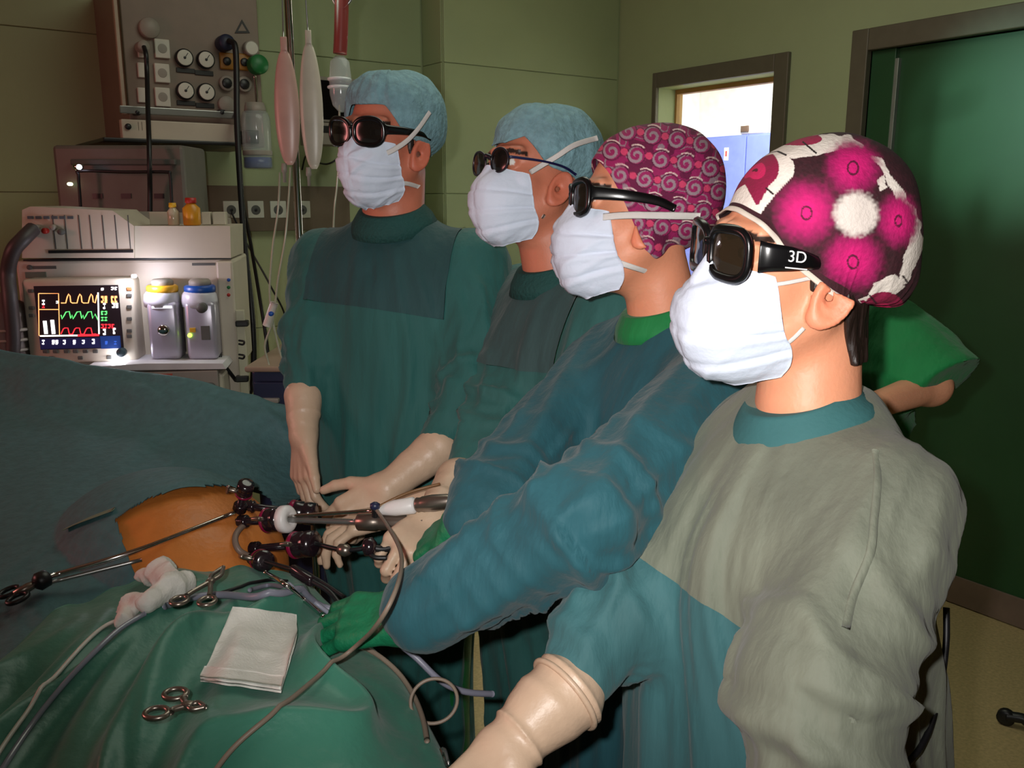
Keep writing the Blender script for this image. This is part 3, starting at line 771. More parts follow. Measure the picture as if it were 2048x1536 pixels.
# equipment rail below the panel
rl = thing('equipment_rail', WU.p(320, 222, .03), 'shiny steel rail along the foot of the gauge panel', 'rail')
obj('bar', WU.box(240, 217, 470, 232, .05, .012), STEEL, rl, False)
for x in (275, 445): obj('bracket', WU.box(x-6, 219, x+6, 230, .038, .036), DARKP, rl, False); obj('bolt', WU.disc(x, 224.5, 4, .054, .004, seg=10), DARKP, rl)
# shelf with a flat cream unit
sf = thing('wall_shelf', WU.p(340, 275, .0), 'thin black shelf under the gauge panel carrying a flat cream unit', 'shelf')
b0, b1 = WU.p(205, 275, .1), WU.p(478, 281, .1)
obj('board', box(((b0[0]+b1[0])/2, 3.60, b0[2]-.006), (b1[0]-b0[0], .52, .014), bev=.004), DARKP, sf, False)
for x in (.84, 1.0): obj('bracket', box((x, 3.72, b0[2]-.055), (.02, .28, .08), bev=.004), DARKP, sf, False)
fu = thing('flat_unit', WU.p(350, 260, .05), 'flat cream electronics unit lying on the black wall shelf', 'device')
c0, c1 = WU.p(242, 236, .04), WU.p(470, 268, .04)
obj('case', box(((c0[0]+c1[0])/2, 3.43, b0[2]+.0015+(c0[2]-b0[2]-.004)/2), (c1[0]-c0[0], .034, c0[2]-b0[2]-.004), bev=.004), CREAM, fu, False)
obj('display', WU.box(303, 246, 331, 265, .0360, .004), DARKP, fu, False); obj('knob', WU.disc(257, 253, 6, .046, .014), DARKP, fu)
for x in (277, 284): obj('switch', WU.box(x-1.5, 243, x+1.5, 262, .037, .004), DARKP, fu, False)

# --- socket strip at the back wall
SK = Panel((1.1, YB-.008, 0), (1, 0, 0), (0, -1, 0))
sk = thing('socket_strip', SK.p(540, 415, .02), 'brown horizontal trunking with white round sockets, behind the drip pole', 'sockets')
obj('trunking', SK.box(388, 372, 700, 462, .045, .045), M('trunking_brown', (106, 92, 74), .5), sk, False)
for x in (463, 512, 557, 605):
    o = obj('socket', SK.box(x-16, 402, x+16, 436, .050, .006), M('socket_white', (200, 200, 186), .45), sk, False); obj('well', SK.disc(x, 420, 9.5, .0515, .002), RUBBER, o); obj('pin_hole', SK.disc(x, 420, 3.5, .0525, .002, seg=10), DARKP, o)
# --- black screen on a cream box, between the bags and the tall person
mo = thing('wall_monitor', SK.p(672, 280, .2), 'black screen on a cream base, half hidden behind the hanging drip', 'monitor')
obj('case', SK.box(632, 155, 712, 245, .26, .05), CREAM2, mo, False); obj('screen', SK.box(638, 162, 706, 240, .263, .004), M('screen_off', (10, 10, 12), .15), mo, False)
obj('base', SK.box(622, 246, 712, 290, .30, .12), CREAM2, mo, False); obj('slot', SK.box(634, 252, 690, 266, .303, .004), DARKP, mo, False)
obj('arm', SK.box(655, 200, 690, 225, .21, .21), DARKP, mo, False)
obj('cord', tube([SK.p(686, 292, .25), SK.p(680, 312, .25), SK.p(655, 328, .22), SK.p(628, 322, .12), SK.p(612, 312, .05), SK.p(604, 340, .03)], .004), CABLE, mo)

# --- anaesthesia workstation
MN = -unit(FW*np.array([1, 1, 0])); a_ = math.radians(9); A = Panel(at(255, 640, 2.55), RT*math.cos(a_)-MN*math.sin(a_), MN*math.cos(a_)+RT*math.sin(a_))
am = thing('anaesthesia_machine', A.p(255, 640, -.2)*np.array([1, 1, 0]), 'cream anaesthesia workstation with lit waveform screen, at the far left', 'anaesthesia machine')
zt = A.p(250, 520, 0)[2]
ub0, ub1 = A.rect(42, 520, 472, 740, 0)[:2]
obj('body', join(box(A.at((ub0+ub1)/2, (A.p(250, 745, 0)[2]+zt)/2, -.15), (ub1-ub0, .30, zt-A.p(250, 745, 0)[2]), A.ex, -A.n, A.ez, .008),
    box(A.at((ub0+ub1)/2+.04, (.14+A.p(250, 735, 0)[2])/2, -.06), (ub1-ub0-.13, .40, A.p(250, 735, 0)[2]-.14), A.ex, -A.n, A.ez, .01)), CREAM, am, False)
for sx in (-1, 1):
    for sy in (-.36, .0): obj('castor', lathe([(.03, -.012), (.04, -.008), (.04, .008), (.03, .012)], A.at((ub0+ub1)/2+sx*.2, .042, sy), A.ex, 16), DARKP, am)
obj('foot', box(A.at((ub0+ub1)/2+.04, .105, -.18), (.46, .52, .06), A.ex, -A.n, A.ez, .01), CREAM2, am, False)
# top module with slots, and the tray beside it
obj('top_module', A.poly([(44, 420), (60, 413), (225, 421), (268, 452), (268, 516), (44, 516)],   .03, .26), CREAM, am, False)
obj('top_tray', A.poly([(267, 452), (460, 452), (462, 516), (267, 516)], .02, .26), CREAM, am, False)
obj('tray_back', A.poly([(225, 422), (330, 424), (395, 427), (458, 437), (460, 453), (268, 453)], -.22, .04), CREAM2, am, False)
for x in (108, 132, 160, 182, 207, 232, 258): obj('slot_line', A.box(x-1, 430, x+1, 498, .0315, .004, 0), RUBBER, am, False)
for i in range(6): obj('indicator', A.box(54+i*16, 432, 66+i*16, 438, .0325, .004, .001), M('indicator_grey', (84, 96, 104), .4), am, False)
obj('paper_slot', A.box(96, 500, 266, 506, .034, .006, .001), DARKP, am, False); obj('groove', A.box(46, 517, 462, 520, .012, .02, 0), DARKP, am, False)
for i, (x, y) in enumerate(((70, 455), (88, 462), (60, 468), (104, 455), (120, 464))): obj('connector', A.disc(x, y, 6, .05, .02, seg=12), (CREAM2, REDP, BLUEPL, CREAM2, RUBBER)[i], am)
# nameplate marks too small to read
obj('badge', A.disc(58, 535, 5, .006, .005, seg=12), RUBBER, am); obj('badge_mark', A.box(66, 532, 112, 538, .003, .003, 0), RUBBER, am, False); obj('badge_mark', A.box(384, 526, 430, 531, .003, .003, 0), RUBBER, am, False); obj('badge_plate', A.box(50, 544, 92, 556, .004, .004, .001), M('plate_green', (96, 112, 96), .5), am, False)
# monitor
mn = obj('monitor', A.box(50, 558, 270, 726, .085, .10, .010), CREAM, am)
obj('screen', A.box(74, 571, 242, 698, .0865, .004, 0), G('screen_black', (20, 6, 14), .35), mn, False)
SO = .0885
def st(name, pts, m, w=.003): return obj(name, A.line(pts, SO, w), m, mn, False)
OR, GRN, RED, WHT, BLU = G('trace_orange', (255, 160, 96), 2.2), G('trace_green', (90, 220, 110), 1.6), G('trace_red', (235, 40, 52), 1.6), G('readout_white', (255, 250, 250), 2.6), G('readout_blue', (44, 84, 170), 1.0)
def cyc(x0, dx, y, pat, n): return [(x0+dx*(k+a), y-b) for k in range(n) for a, b in pat]
st('trace', cyc(122, 22.5, 606, [(0, 0), (.42, 0), (.55, 12), (.68, 18), (.80, 14), (.86, 2)], 3)+[(190, 606), (194, 590)], OR)
st('trace', cyc(122, 22, 630, [(0, 0), (.10, -8), (.25, -2), (.45, 6), (.75, 7), (.88, -7)], 3)+[(190, 628), (196, 640)], GRN)
st('trace', cyc(122, 23, 668, [(0, 0), (.2, 10), (.32, 12), (.6, 12), (.72, 0)], 3)+[(192, 668)], RED)
st('frame_line', [(77, 587), (117, 587), (119, 671), (78, 671), (77, 587)], OR, .0022); st('frame_line', [(77, 619), (117, 619)], OR, .0022)
st('divider', [(196, 585), (198, 668)], WHT, .0035); st('divider', [(80, 672), (155, 671)], WHT, .004); st('divider', [(155, 671), (198, 670)], RED, .006)
obj('bar_graph', A.box(87, 642, 94, 668, SO, .002, 0), WHT, mn, False); obj('bar_graph', A.box(102, 640, 109, 668, SO, .002, 0), WHT, mn, False)
random.seed(4)
def readout(x, y, w, h, m):
    """a small lit figure, unreadable at this size"""
    g = []
    for k in range(max(1, int(w/7))):
        xx = x+k*7; g += [A.box(xx, y, xx+5, y+h*.28, SO, .0015, 0), A.box(xx+random.choice((0, 3)), y+h*.2, xx+random.choice((2.5, 5)), y+h*.75, SO, .0015, 0), A.box(xx, y+h*.7, xx+random.choice((4, 5)), y+h, SO, .0015, 0)]
    obj('readout', join(*g), m, mn, False)
for a in ((202, 576, 10, 5, WHT), (222, 574, 14, 6, WHT), (202, 592, 14, 14, OR), (222, 592, 14, 14, OR), (206, 606, 7, 12, WHT), (224, 606, 14, 10, WHT), (202, 622, 20, 8, GRN), (202, 634, 20, 8, GRN), (202, 648, 34, 9, RED), (206, 658, 12, 12, WHT), (226, 656, 12, 12, WHT),
          (84, 600, 6, 10, WHT), (84, 608, 6, 8, RED), (112, 602, 5, 5, WHT), (84, 680, 12, 9, WHT), (104, 680, 16, 9, WHT), (126, 680, 12, 9, WHT), (146, 680, 10, 9, WHT), (164, 680, 12, 8, WHT), (184, 678, 12, 10, WHT), (210, 682, 12, 7, BLU), (228, 682, 12, 7, BLU)): readout(*a)
obj('status_bar', A.box(80, 676, 200, 697, .0875, .002, 0), G('bar_navy', (22, 22, 66), .5), mn, False); obj('status_bar', A.box(201, 672, 241, 697, .0875, .002, 0), G('bar_blue', (16, 48, 110), .6), mn, False)
for x, y in ((258, 578), (258, 591), (258, 614), (258, 638), (258, 662), (258, 673), (60, 582), (62, 616), (62, 631), (90, 703), (110, 703), (132, 703), (150, 703), (170, 703), (190, 703), (102, 716), (160, 716), (218, 715)):
    obj('button', A.box(x-5, y-3.5, x+5, y+3.5, .089, .006, .0015), RUBBER if (x, y) != (258, 578) else M('button_orange', (170, 104, 60), .5), mn, False)
obj('dial_knob', A.disc(241, 706, 9, .108, .022), M('knob_teal', (38, 62, 70), .4), mn)
# work lights: lit strips under the canopy and over the worktop
obj('work_light', A.box(262, 549, 272, 556, .10, .012, .003), G('lamp_white', (235, 232, 255), 9), am, False)
lamp('work_lamp', 'POINT', A.p(275, 560, .13), 1.0, (.86, .84, 1.0), .012); lamp('worktop_lamp', 'POINT', A.p(236, 722, .10), .5, (.88, .88, 1.0), .02)
obj('worktop', A.poly([(170, 735), (290, 727), (445, 727), (452, 738), (172, 742)], .16, .34), M('worktop_white', (214, 212, 214), .4), am, False)
obj('side_column', A.box(441, 522, 474, 812, .03, .2, .006), CREAM, am, False)
for i, m_ in enumerate((BLUEPL, GREENP, REDP)): obj('port', A.disc(457, 560+i*15, 3.5, .034, .006, seg=10), m_, am)
# vaporizers
def vap(x, ring, nm, lab):
    r = obj(nm, A.box(x-29, 604, x+33, 720, .10, .09, .012), M('vapor_silver', (176, 172, 186), .3, .3), am, label=lab)
    c = lambda py, o: A.p(x, py, o)
    k = ((c(600, .05)-CAM)@FW)/F
    obj('shoulder', lathe([(34*k, 0), (35*k, 12*k), (33*k, 24*k), (26*k, 33*k), (.001, 33*k)], c(612, .055)), M('vapor_white', (206, 204, 214), .35), r)
    obj('dial_ring', lathe([(29*k, 0), (30*k, 3*k), (30*k, 11*k), (27*k, 14*k), (.001, 14*k)], c(584, .055)), ring, r)
    obj('dial_top', lathe([(21*k, 0), (21*k, 9*k), (17*k, 13*k), (.001, 13*k)], c(571, .055)), CREAM2, r); return r
v1 = vap(325, M('ring_yellow', (238, 176, 40), .4), 'vaporizer', 'vaporizer with a yellow dial ring')
obj('filler_cap', A.disc(326, 661, 11, .118, .02), CHROME, v1); obj('painted_glint', A.box(303, 612, 344, 617, .102, .003, .001), G('glint_white', (235, 235, 245), 1.2), v1, False)  # glowing white bar paints a glint on the vaporizer
v2 = vap(400, BLUEPL, 'vaporizer', 'vaporizer with a blue dial ring')
obj('lock_lever', A.disc(402, 617, 10, .13, .03), RUBBER, v2); obj('display', A.box(402, 652, 420, 680, .102, .003, .001), RUBBER, v2, False); obj('key_yellow', A.box(379, 656, 391, 665, .103, .004, .001), YELLOW, v2, False)
obj('lamp', A.disc(379, 671, 4, .104, .005, seg=12), G('led_green', (190, 255, 60), 6), v2)
lb = obj('warning_label', A.box(282, 748, 345, 790, .162, .002, 0), M('label_white', (206, 200, 200), .5), am, False); obj('red_band', A.box(282, 748, 345, 757, .1635, .002, 0), M('label_red', (190, 90, 70), .5), lb, False)
obj('drawer_front', A.box(172, 744, 440, 860, .160, .02, .004), CREAM2, am, False)
obj('valve_knob', lathe([(.018, 0), (.020, .01), (.012, .03), (.010, .05), (.002, .055)], A.p(380, 792, .15), A.n, 16), DARKP, am)
o = obj('pressure_gauge', A.disc(419, 778, 11, .178, .02), RUBBER, am); obj('dial', A.disc(419, 778, 8.5, .1795, .002), IVORY, o)
obj('lamp', A.disc(440, 806, 3.5, .166, .006, seg=12), G('led_green'), am)
# side rail with black clamps and hooks
ra = obj('side_rail', A.box(476, 620, 494, 800, .04, .012, .003), M('rail_cream', (190, 186, 160), .4), am, False)
for y in (648, 759): obj('clamp', A.box(470, y-6, 496, y+6, .055, .03, .004), DARKP, ra, False)
for y in (685, 713): obj('hook', tube([A.p(478, y-4, .045), A.p(488, y-2, .06), A.p(486, y+4, .055), A.p(478, y+3, .045)], .003), DARKP, ra)
obj('gas_hose', tube([A.p(438, 700, .03), A.p(443, 722, .06), A.p(462, 748, .05), A.p(480, 772, .0)], .006), CABLE, am)
# breathing hoses at the left
hs = obj('breathing_hose', tube([A.p(66, 458, .05), A.p(46, 478, .09), A.p(26, 502, .10), A.p(16, 545, .08), A.p(20, 600, .10), A.p(26, 680, .10), A.p(22, 760, .10)], .020, 10, 14), M('hose_grey', (66, 58, 58), .5), am)
obj('absorber', lathe([(.05, 0), (.055, .01), (.055, .14), (.048, .17), (.03, .18), (.03, .2), (.001, .2)], A.p(22, 726, .06), (0, 0, 1), 20), M('absorber_grey', (120, 108, 104), .35), am)
for i in range(4): obj('absorber_rib', lathe([(.0555, 0), (.058, .004), (.0555, .008)], A.p(22, 720-i*20, .06), (0, 0, 1), 20), CREAM2, am)
# vials on the tray
def vial(px, py0, py1, w, m, cap, label, off=-.02):
    b = A.p(px, 452, off); b[2] = A.p(px, 452, .02)[2]+.001; k = ((b-CAM)@FW)/F; h = (py1-py0)*k; r = w*k
    t = thing('vial', b, label, 'vial', 'yellow vials on the machine tray')
    obj('bottle', lathe([(r*.9, 0), (r, h*.04), (r, h*.62), (r*.6, h*.74), (r*.5, h*.8)], b, (0, 0, 1), 18), m, t)
    obj('stopper', lathe([(r*.62, 0), (r*.66, h*.03), (r*.62, h*.2), (.0005, h*.2)], b+(0, 0, h*.8), (0, 0, 1), 18), cap, t)
vial(348, 408, 452, 11, M('vial_clear', (190, 176, 150), .15), YELLOW, 'small clear vial with a yellow cap, on the machine tray')
vial(385, 398, 452, 17, M('vial_amber', (206, 140, 30), .35), REDP, 'wider yellow bottle with a red cap, on the machine tray')
for x0, x1, lab in ((300, 336, 'pale carton at the left of the yellow vials, on the machine tray'), (404, 420, 'narrow pale carton beside the red-capped bottle'), (426, 450, 'pale carton at the right end of the machine tray')):
    a_, b_ = A.p(x0, 452, -.06), A.p(x1, 424, -.06); zb = A.p(350, 452, .02)[2]+.001
    o = obj('carton', box(A.at(((a_-A.o)@A.ex+(b_-A.o)@A.ex)/2, (zb+b_[2])/2, -.08), (abs((b_-a_)@A.ex), .04, b_[2]-zb), A.ex, -A.n, A.ez, .002), CREAM, None, False); tag(o, lab, 'carton', 'cartons on the machine tray')
# --- grey recorder behind the machine with a hose frame in front
R_ = Panel(A.p(240, 350, -.50), RT, MN)
rc = thing('recorder_unit', R_.p(240, 410, -.1), 'dull grey unit standing behind the anaesthesia machine', 'device')
obj('case', R_.box(112, 290, 372, 470, 0, .22, .012), M('recorder_grey', (104, 100, 92), .5), rc, False); obj('visor', R_.box(140, 318, 350, 330, .02, .02, .004), RUBBER, rc, False)
for x in (195, 252, 318): obj('slot', R_.box(x-10, 387, x+10, 397, .003, .004, 0), DARKP, rc, False)
obj('stand', box(R_.at((R_.p(240, 410)-R_.o)@R_.ex, .6, -.11), (.1, .1, 1.2), R_.ex, -R_.n, R_.ez, .005), CREAM2, rc, False)
hf = thing('hose_frame', R_.p(250, 415, .1), 'thin black bent frame with a bright end, above the machine top', 'frame')
obj('bar', tube([R_.p(162, 430, .06), R_.p(160, 395, .06), R_.p(157, 352, .06), R_.p(162, 342, .06), R_.p(250, 344, .06), R_.p(330, 344, .06), R_.p(340, 350, .06), R_.p(343, 390, .06), R_.p(346, 430, .06)], .005, 6), CABLE, hf)
obj('glint_stub', lathe([(.004, 0), (.016, .006), (.018, .018), (.010, .024), (.001, .025)], R_.p(157, 342, .06)), CHROME, hf); obj('lamp', R_.disc(157, 334, 5, .085, .008, seg=14), G('lamp_white'), hf); obj('lamp', R_.disc(137, 368, 3.5, .03, .02, seg=12), G('glint_pale', (230, 240, 190), 3), hf)  # glowing discs on a chrome stub stand in for bright reflections
# --- hanging black hoses
def cord(name, pts, r, label, cat='hose', m=None, group=None, n=8):
    o = obj(name, tube(pts, r, n, 10), m or CABLE); return tag(o, label, cat, group)
cord('gas_hose', [WU.p(288, 94, .06), WU.p(292, 110, .09), WU.p(294, 150, .10), WU.p(296, 225, .24), WU.p(298, 280, .34), R_.p(299, 330, .07), R_.p(300, 380, .05), R_.p(300, 430, .05)], .008, 'black hose hanging straight down from the left of the gauge panel')
cord('gas_hose', [WU.p(458, 82, .07), WU.p(470, 92, .11), WU.p(473, 150, .13), WU.p(474, 240, .16), WU.p(480, 360, .2), WU.p(490, 500, .25), WU.p(505, 640, .3), WU.p(506, 760, .3), WU.p(490, 800, .3)], .011, 'thick black hose hanging from the blue plug past the side rail')
cord('gas_hose', [WU.p(470, 225, .04), WU.p(474, 260, .10), SK.p(482, 380, .4), SK.p(500, 480, .35), SK.p(520, 600, .3), SK.p(535, 700, .32), SK.p(536, 760, .34), SK.p(520, 840, .3)], .007, 'thinner black hose curving down beside the thick one')
obj('power_cord', tube([SK.p(463, 425, .06), SK.p(490, 480, .12), SK.p(540, 570, .2), SK.p(572, 640, .2), SK.p(566, 720, .2), SK.p(540, 760, .2)], .004), CABLE, sk)
# --- drip pole with bags
PO = Panel(at(590, 300, 2.12), RT, MN)
base = PO.p(590, 300)*np.array([1, 1, 0])
po = thing('drip_pole', base, 'slim chrome drip pole, upright between the pale hanging bags', 'pole')
pz = np.array([base[0], base[1], 0]); dx = PO.p(588, 250)
pz = np.array([dx[0], dx[1], 0])
obj('rod', sweep(np.array([pz+(0, 0, z) for z in (.09, .8, 1.5, 2.3)]), .009, seg=14), CHROME, po)
obj('hanger', tube([pz+RT*.16+(0, 0, 2.26), pz+RT*.15+(0, 0, 2.24), pz+(0, 0, 2.245), pz-RT*.15+(0, 0, 2.24), pz-RT*.16+(0, 0, 2.26)], .005), CHROME, po)
for k in range(5):
    a = 2*math.pi*k/5; d = np.array([math.cos(a), math.sin(a), 0]); o = obj('foot', tube([pz+(0, 0, .10), pz+d*.14+(0, 0, .085), pz+d*.26+(0, 0, .06)], .011), CHROME, po); obj('castor', lathe([(.015, -.01), (.028, -.008), (.028, .008), (.015, .01)], pz+d*.26+(0, 0, .03), np.cross(d, (0, 0, 1)), 14), DARKP, o)
def bag(cx, y0, y1, w, d_, m, label, neck=0.0, prof=None):
    c0, c1 = PO.p(cx, y0, d_), PO.p(cx, y1, d_); L = c0[2]-c1[2]; k = ((c0-CAM)@FW)/F; n, sg = 28, 24; V = []
    for i in range(n):
        t = i/(n-1); s = math.sin(math.pi*min(max((t*.98+.01), 0), 1))**.42; s = s*(1-.12*(1-t))
        for j in range(sg):
            a = 2*math.pi*j/sg; V.append(c0-(0, 0, t*L)+RT*(w*k*s*math.cos(a))+MN*(w*k*.45*s*math.sin(a)))
    Fc = [(i*sg+j, (i+1)*sg+j, (i+1)*sg+(j+1) % sg, i*sg+(j+1) % sg) for i in range(n-1) for j in range(sg)]+[tuple(range(sg))[::-1], tuple((n-1)*sg+j for j in range(sg))]
    t_ = thing('infusion_bag', c1, label, 'bag', 'bags on the drip pole')
    obj('pouch', (np.array(V), [f[::-1] for f in Fc]), m, t_)
    obj('hanging_tab', box(c0+(0, 0, .012), (w*k*.5, .004, .035), RT, -MN, (0, 0, 1), .002), m, t_)
    hk = pz+(0, 0, 2.244)+RT*((c0-pz)@RT); obj('hook', tube([c0+(0, 0, .026), (c0+hk)/2+(0, 0, .02), hk+(0, 0, -.004)], .0018), STEEL, t_)
    obj('port', lathe([(.006, 0), (.007, -.02), (.004, -.022), (.004, -.045)][::-1], c1+(0, 0, .004)), CREAM2, t_)
    return t_
bag(617, 86, 338, 25, -.03, M('bag_milky', (206, 196, 180), .35, alpha=.96), 'pale milky infusion bag, right of the drip pole')
bg = bag(568, 100, 330, 27, .03, M('bag_pinkish', (196, 160, 148), .35), 'pinkish infusion bag, left of the drip pole')
cord('drip_line', [PO.p(581, 335, .0), PO.p(577, 400, .01), PO.p(570, 480, .02), PO.p(556, 560, .02), PO.p(546, 640, .02), PO.p(530, 690, .02), PO.p(538, 730, .02)], .0026, 'thin clear drip line hanging from the pinkish bag', 'tube', M('line_clear', (170, 172, 150), .2))
cord('drip_line', [PO.p(560, 345, .0), PO.p(556, 420, .01), PO.p(545, 500, .01), PO.p(540, 600, .01), PO.p(556, 690, .01), PO.p(572, 740, .01)], .0026, 'second thin drip line, left of the pole', 'tube', M('line_clear'))
cl = thing('roller_clamp', PO.p(541, 630, .02), 'white roller clamp on the drip line, left of the tall person', 'clamp'); obj('shell', tube([PO.p(549, 605, .02), PO.p(533, 652, .02)], .010), M('clamp_white', (206, 200, 190), .4), cl); obj('wheel', PO.disc(541, 628, 5, .035, .014, seg=14), BLUEPL, cl)
# drip with chamber in front of the black screen
dc = thing('drip_set', PO.p(678, 200, .05), 'clear drip chamber hanging with a red marked bag neck, beside the tall person', 'drip')
obj('bag_neck', tube([PO.p(684, -20, .05), PO.p(683, 30, .05), PO.p(682, 70, .05), PO.p(680, 108, .05)], .016), M('drip_red', (150, 56, 54), .4, alpha=.8), dc)
obj('chamber', lathe([(.010, .0), (.022, -.012), (.026, -.05), (.026, -.085), (.020, -.11), (.006, -.125)][::-1], PO.p(679, 112, .05)), CLEARP, dc)
for y in (162, 178): obj('ring', lathe([(.0255, 0), (.028, .002), (.028, .005), (.0255, .007)], PO.p(679, y, .05)), M('glint_plastic', (236, 240, 240), .1, spec=1), dc)
obj('line', tube([PO.p(679, 210, .05), PO.p(678, 300, .05), PO.p(674, 370, .05), PO.p(668, 430, .05), PO.p(664, 560, .02)], .0024), M('line_clear'), dc)
o = tag(obj('ceiling_hook', tube([PO.p(666, -60, .05), PO.p(664, -10, .05), PO.p(676, 14, .05), PO.p(690, 14, .05), PO.p(706, -12, .05), PO.p(704, -60, .05)], .003), STEEL), 'thin wire hanger holding the red marked drip at the top edge', 'hook')
# suction bottle on the wall
sb = thing('suction_bottle', WU.p(518, 335, .1), 'clear suction bottle with blue fluid at its foot, right of the gauge panel', 'bottle')
k = ((WU.p(520, 300, .08)-CAM)@FW)/F; c = WU.p(517, 338, .11)
obj('jar', lathe([(25*k, 0), (28*k, 3*k), (28*k, 95*k), (24*k, 108*k), (12*k, 114*k), (.001, 114*k)], c), CLEARP, sb); obj('fluid', lathe([(24.5*k, 1.5*k), (26.5*k, 4*k), (26.5*k, 22*k), (.001, 22*k)], c), M('fluid_blue', (20, 60, 150), .15), sb)
obj('scale_band', lathe([(28.3*k, 26*k), (28.5*k, 27*k), (28.5*k, 34*k), (28.3*k, 35*k)], c), CREAM2, sb); obj('lid', lathe([(20*k, 108*k), (21*k, 112*k), (18*k, 126*k), (.001, 126*k)], c), CREAM2, sb); obj('holder', box(c+(.0, .24, .12), (.05, .40, .05), bev=.005), DARKP, sb)
# dark blue drawer cart
D_ = Panel(at(540, 790, 2.45), RT, MN)
dcq = thing('supply_cart', D_.p(540, 790, -.15)*np.array([1, 1, 0]), 'dark blue drawer cart beside the anaesthesia machine, low behind the tall person', 'cart')
q = [D_.rect(502, 742, 640, 800, 0)][0]
obj('carcass', box(D_.at((q[0]+q[1])/2, (.1+q[3])/2, -.2), (q[1]-q[0], .38, q[3]-.1), D_.ex, -D_.n, D_.ez, .008), M('cart_navy', (32, 38, 68), .45), dcq, False)
obj('cart_top', box(D_.at((q[0]+q[1])/2, q[3]+.008, -.19), (q[1]-q[0]+.02, .42, .016), D_.ex, -D_.n, D_.ez, .005), M('cart_top', (150, 130, 110), .5), dcq, False)
for i in range(4):
    z = q[3]-.04-i*.16; dw = obj('drawer', box(D_.at((q[0]+q[1])/2, z-.06, .0), (q[1]-q[0]-.02, .02, .14), D_.ex, -D_.n, D_.ez, .004), M('cart_navy'), dcq, False)
    obj('pull', box(D_.at((q[0]+q[1])/2-.05, z-.04, .018), (.07, .02, .012), D_.ex, -D_.n, D_.ez, .003), CREAM2, dw, False)
for sx in (-1, 1):
    for sy in (-.33, -.06): obj('castor', lathe([(.03, -.012), (.05, -.008), (.05, .008), (.03, .012)], D_.at((q[0]+q[1])/2+sx*.07, .051, sy), D_.ex, 14), DARKP, dcq)
# ---------------------------------------------------------------- operating table, patient, drapes
from mathutils.bvhtree import BVHTree
TB = thing('operating_table', (.30, 1.35, 0), 'operating table almost wholly hidden under the green drapes', 'table')
obj('mattress', box((.26, 1.45, .775), (.40, 1.8, .07), bev=.03), DARKP, TB); obj('tabletop', box((.26, 1.45, .725), (.42, 1.84, .03), bev=.005), STEEL, TB, False)
obj('column', box((.28, 1.5, .40), (.24, .34, .62), bev=.03), STEEL, TB); obj('base', box((.30, 1.45, .05), (.46, 1.1, .1), bev=.03), CREAM2, TB)
PT = thing('patient', (.34, 1.40, .83), 'person lying under the green drapes, only the iodine-orange belly bare', 'person')
def patient(P):
    d = ell(P, (.355, 1.56, .945), (.205, .25, .172))
    d = smin(d, ell(P, (.345, 1.92, .94), (.18, .26, .11)), .08)
    d = smin(d, ell(P, (.345, 1.28, .905), (.17, .16, .085)), .05)
    for sx in (-1, 1):
        d = smin(d, cone(P, (.335+sx*.075, 1.12, .885), (.30+sx*.08, .66, .875), .072, .058), .06)
        d = smin(d, cone(P, (.30+sx*.08, .66, .875), (.29+sx*.09, .40, .87), .055, .04), .03)
        d = smin(d, cone(P, (.345+sx*.17, 1.98, .92), (.345+sx*.19, 1.62, .885), .045, .036), .04)
    d = smin(d, cone(P, (.345, 2.05, .94), (.345, 2.16, .95), .055, .055), .04)
    d = smin(d, ell(P, (.345, 2.25, .955), (.078, .11, .095)), .03)
    # dimple of the navel and creases pulled by the ports
    d = smax(d, -(np.linalg.norm((P-np.array([.40, 1.34, 1.105]))*np.array([1, 1, .8]), axis=1)-.012), .02)
    return d
V, Q = mesh_sdf(patient, [ax(.06, .64, .009), ax(.30, 2.40, .009), ax(.80, 1.16, .009)]); V = relax(V, Q, 2)
SKB = M('iodine_skin', (214, 128, 58), .42, var=.12, vscale=18, bump=.12, bscale=120, sub=.08)
obj('body', (V, Q), SKB, PT)
DRAPEM = M('drape_green', (58, 122, 102), .45, var=.10, vscale=10, bump=.35, bscale=26, sheen=.12)
DRAPE2 = M('drape_blue_green', (78, 118, 122), .7, var=.10, vscale=60, bump=.35, bscale=60)
def drape(name, G3, m, label, hole=None, amp=.012, dirv=(1, 0, 0), fr=16, seed=0, lift=.006, wr=.004, fade=None):
    G3 = G3.copy(); sh = G3.shape; q = G3.reshape(-1, 3); N = normals_grid(G3).reshape(-1, 3); N = -N if N[:, 2].mean() < 0 else N
    d = unit(dirv); e = unit(np.cross(d, (0, 0, 1)))
    w = (vnoise(q*5+seed)-.5)
    s1 = ridge(np.stack([q@e*fr+w*2.5, q@d*1.7+seed, q[:, 2]*2], -1)); s2 = ridge(np.stack([q@e*fr*2.3+w*4, q@d*4+seed, q[:, 2]*3], -1))
    s0 = ((np.cos(q@e*fr*6.5+8*w+3*(vnoise(q*2.2+seed)-.5)+(q@d)*3)+1)/2)**2-.35; m0 = np.clip((vnoise(q*4+seed+3)-.3)*3, 0, 1)
    q += N*(s0*m0*amp*.55+(s1**1.5-.3)*amp+(s2-.35)*wr+(vnoise(q*11+seed)-.5)*wr)[:, None]*(1 if fade is None else fade(q)[:, None])
    g3 = q.reshape(sh)
    for _ in range(5): g3[1:-1, 1:-1] = g3[1:-1, 1:-1]*.4+(g3[2:, 1:-1]+g3[:-2, 1:-1]+g3[1:-1, 2:]+g3[1:-1, :-2])*.15
    for _ in range(3):
        v = patient(q); b = v < lift
        q[b] += grad(patient, q[b])*(lift-v[b])[:, None]
    g = sheet(q.reshape(sh), .002); U, Vv = proj(g[0])
    Fc = g[1]
    if hole is not None:
        ins = inpoly(U, Vv, hole); k = ins[Fc].all(1)
        Fc = Fc[~k]
    return g[0], Fc
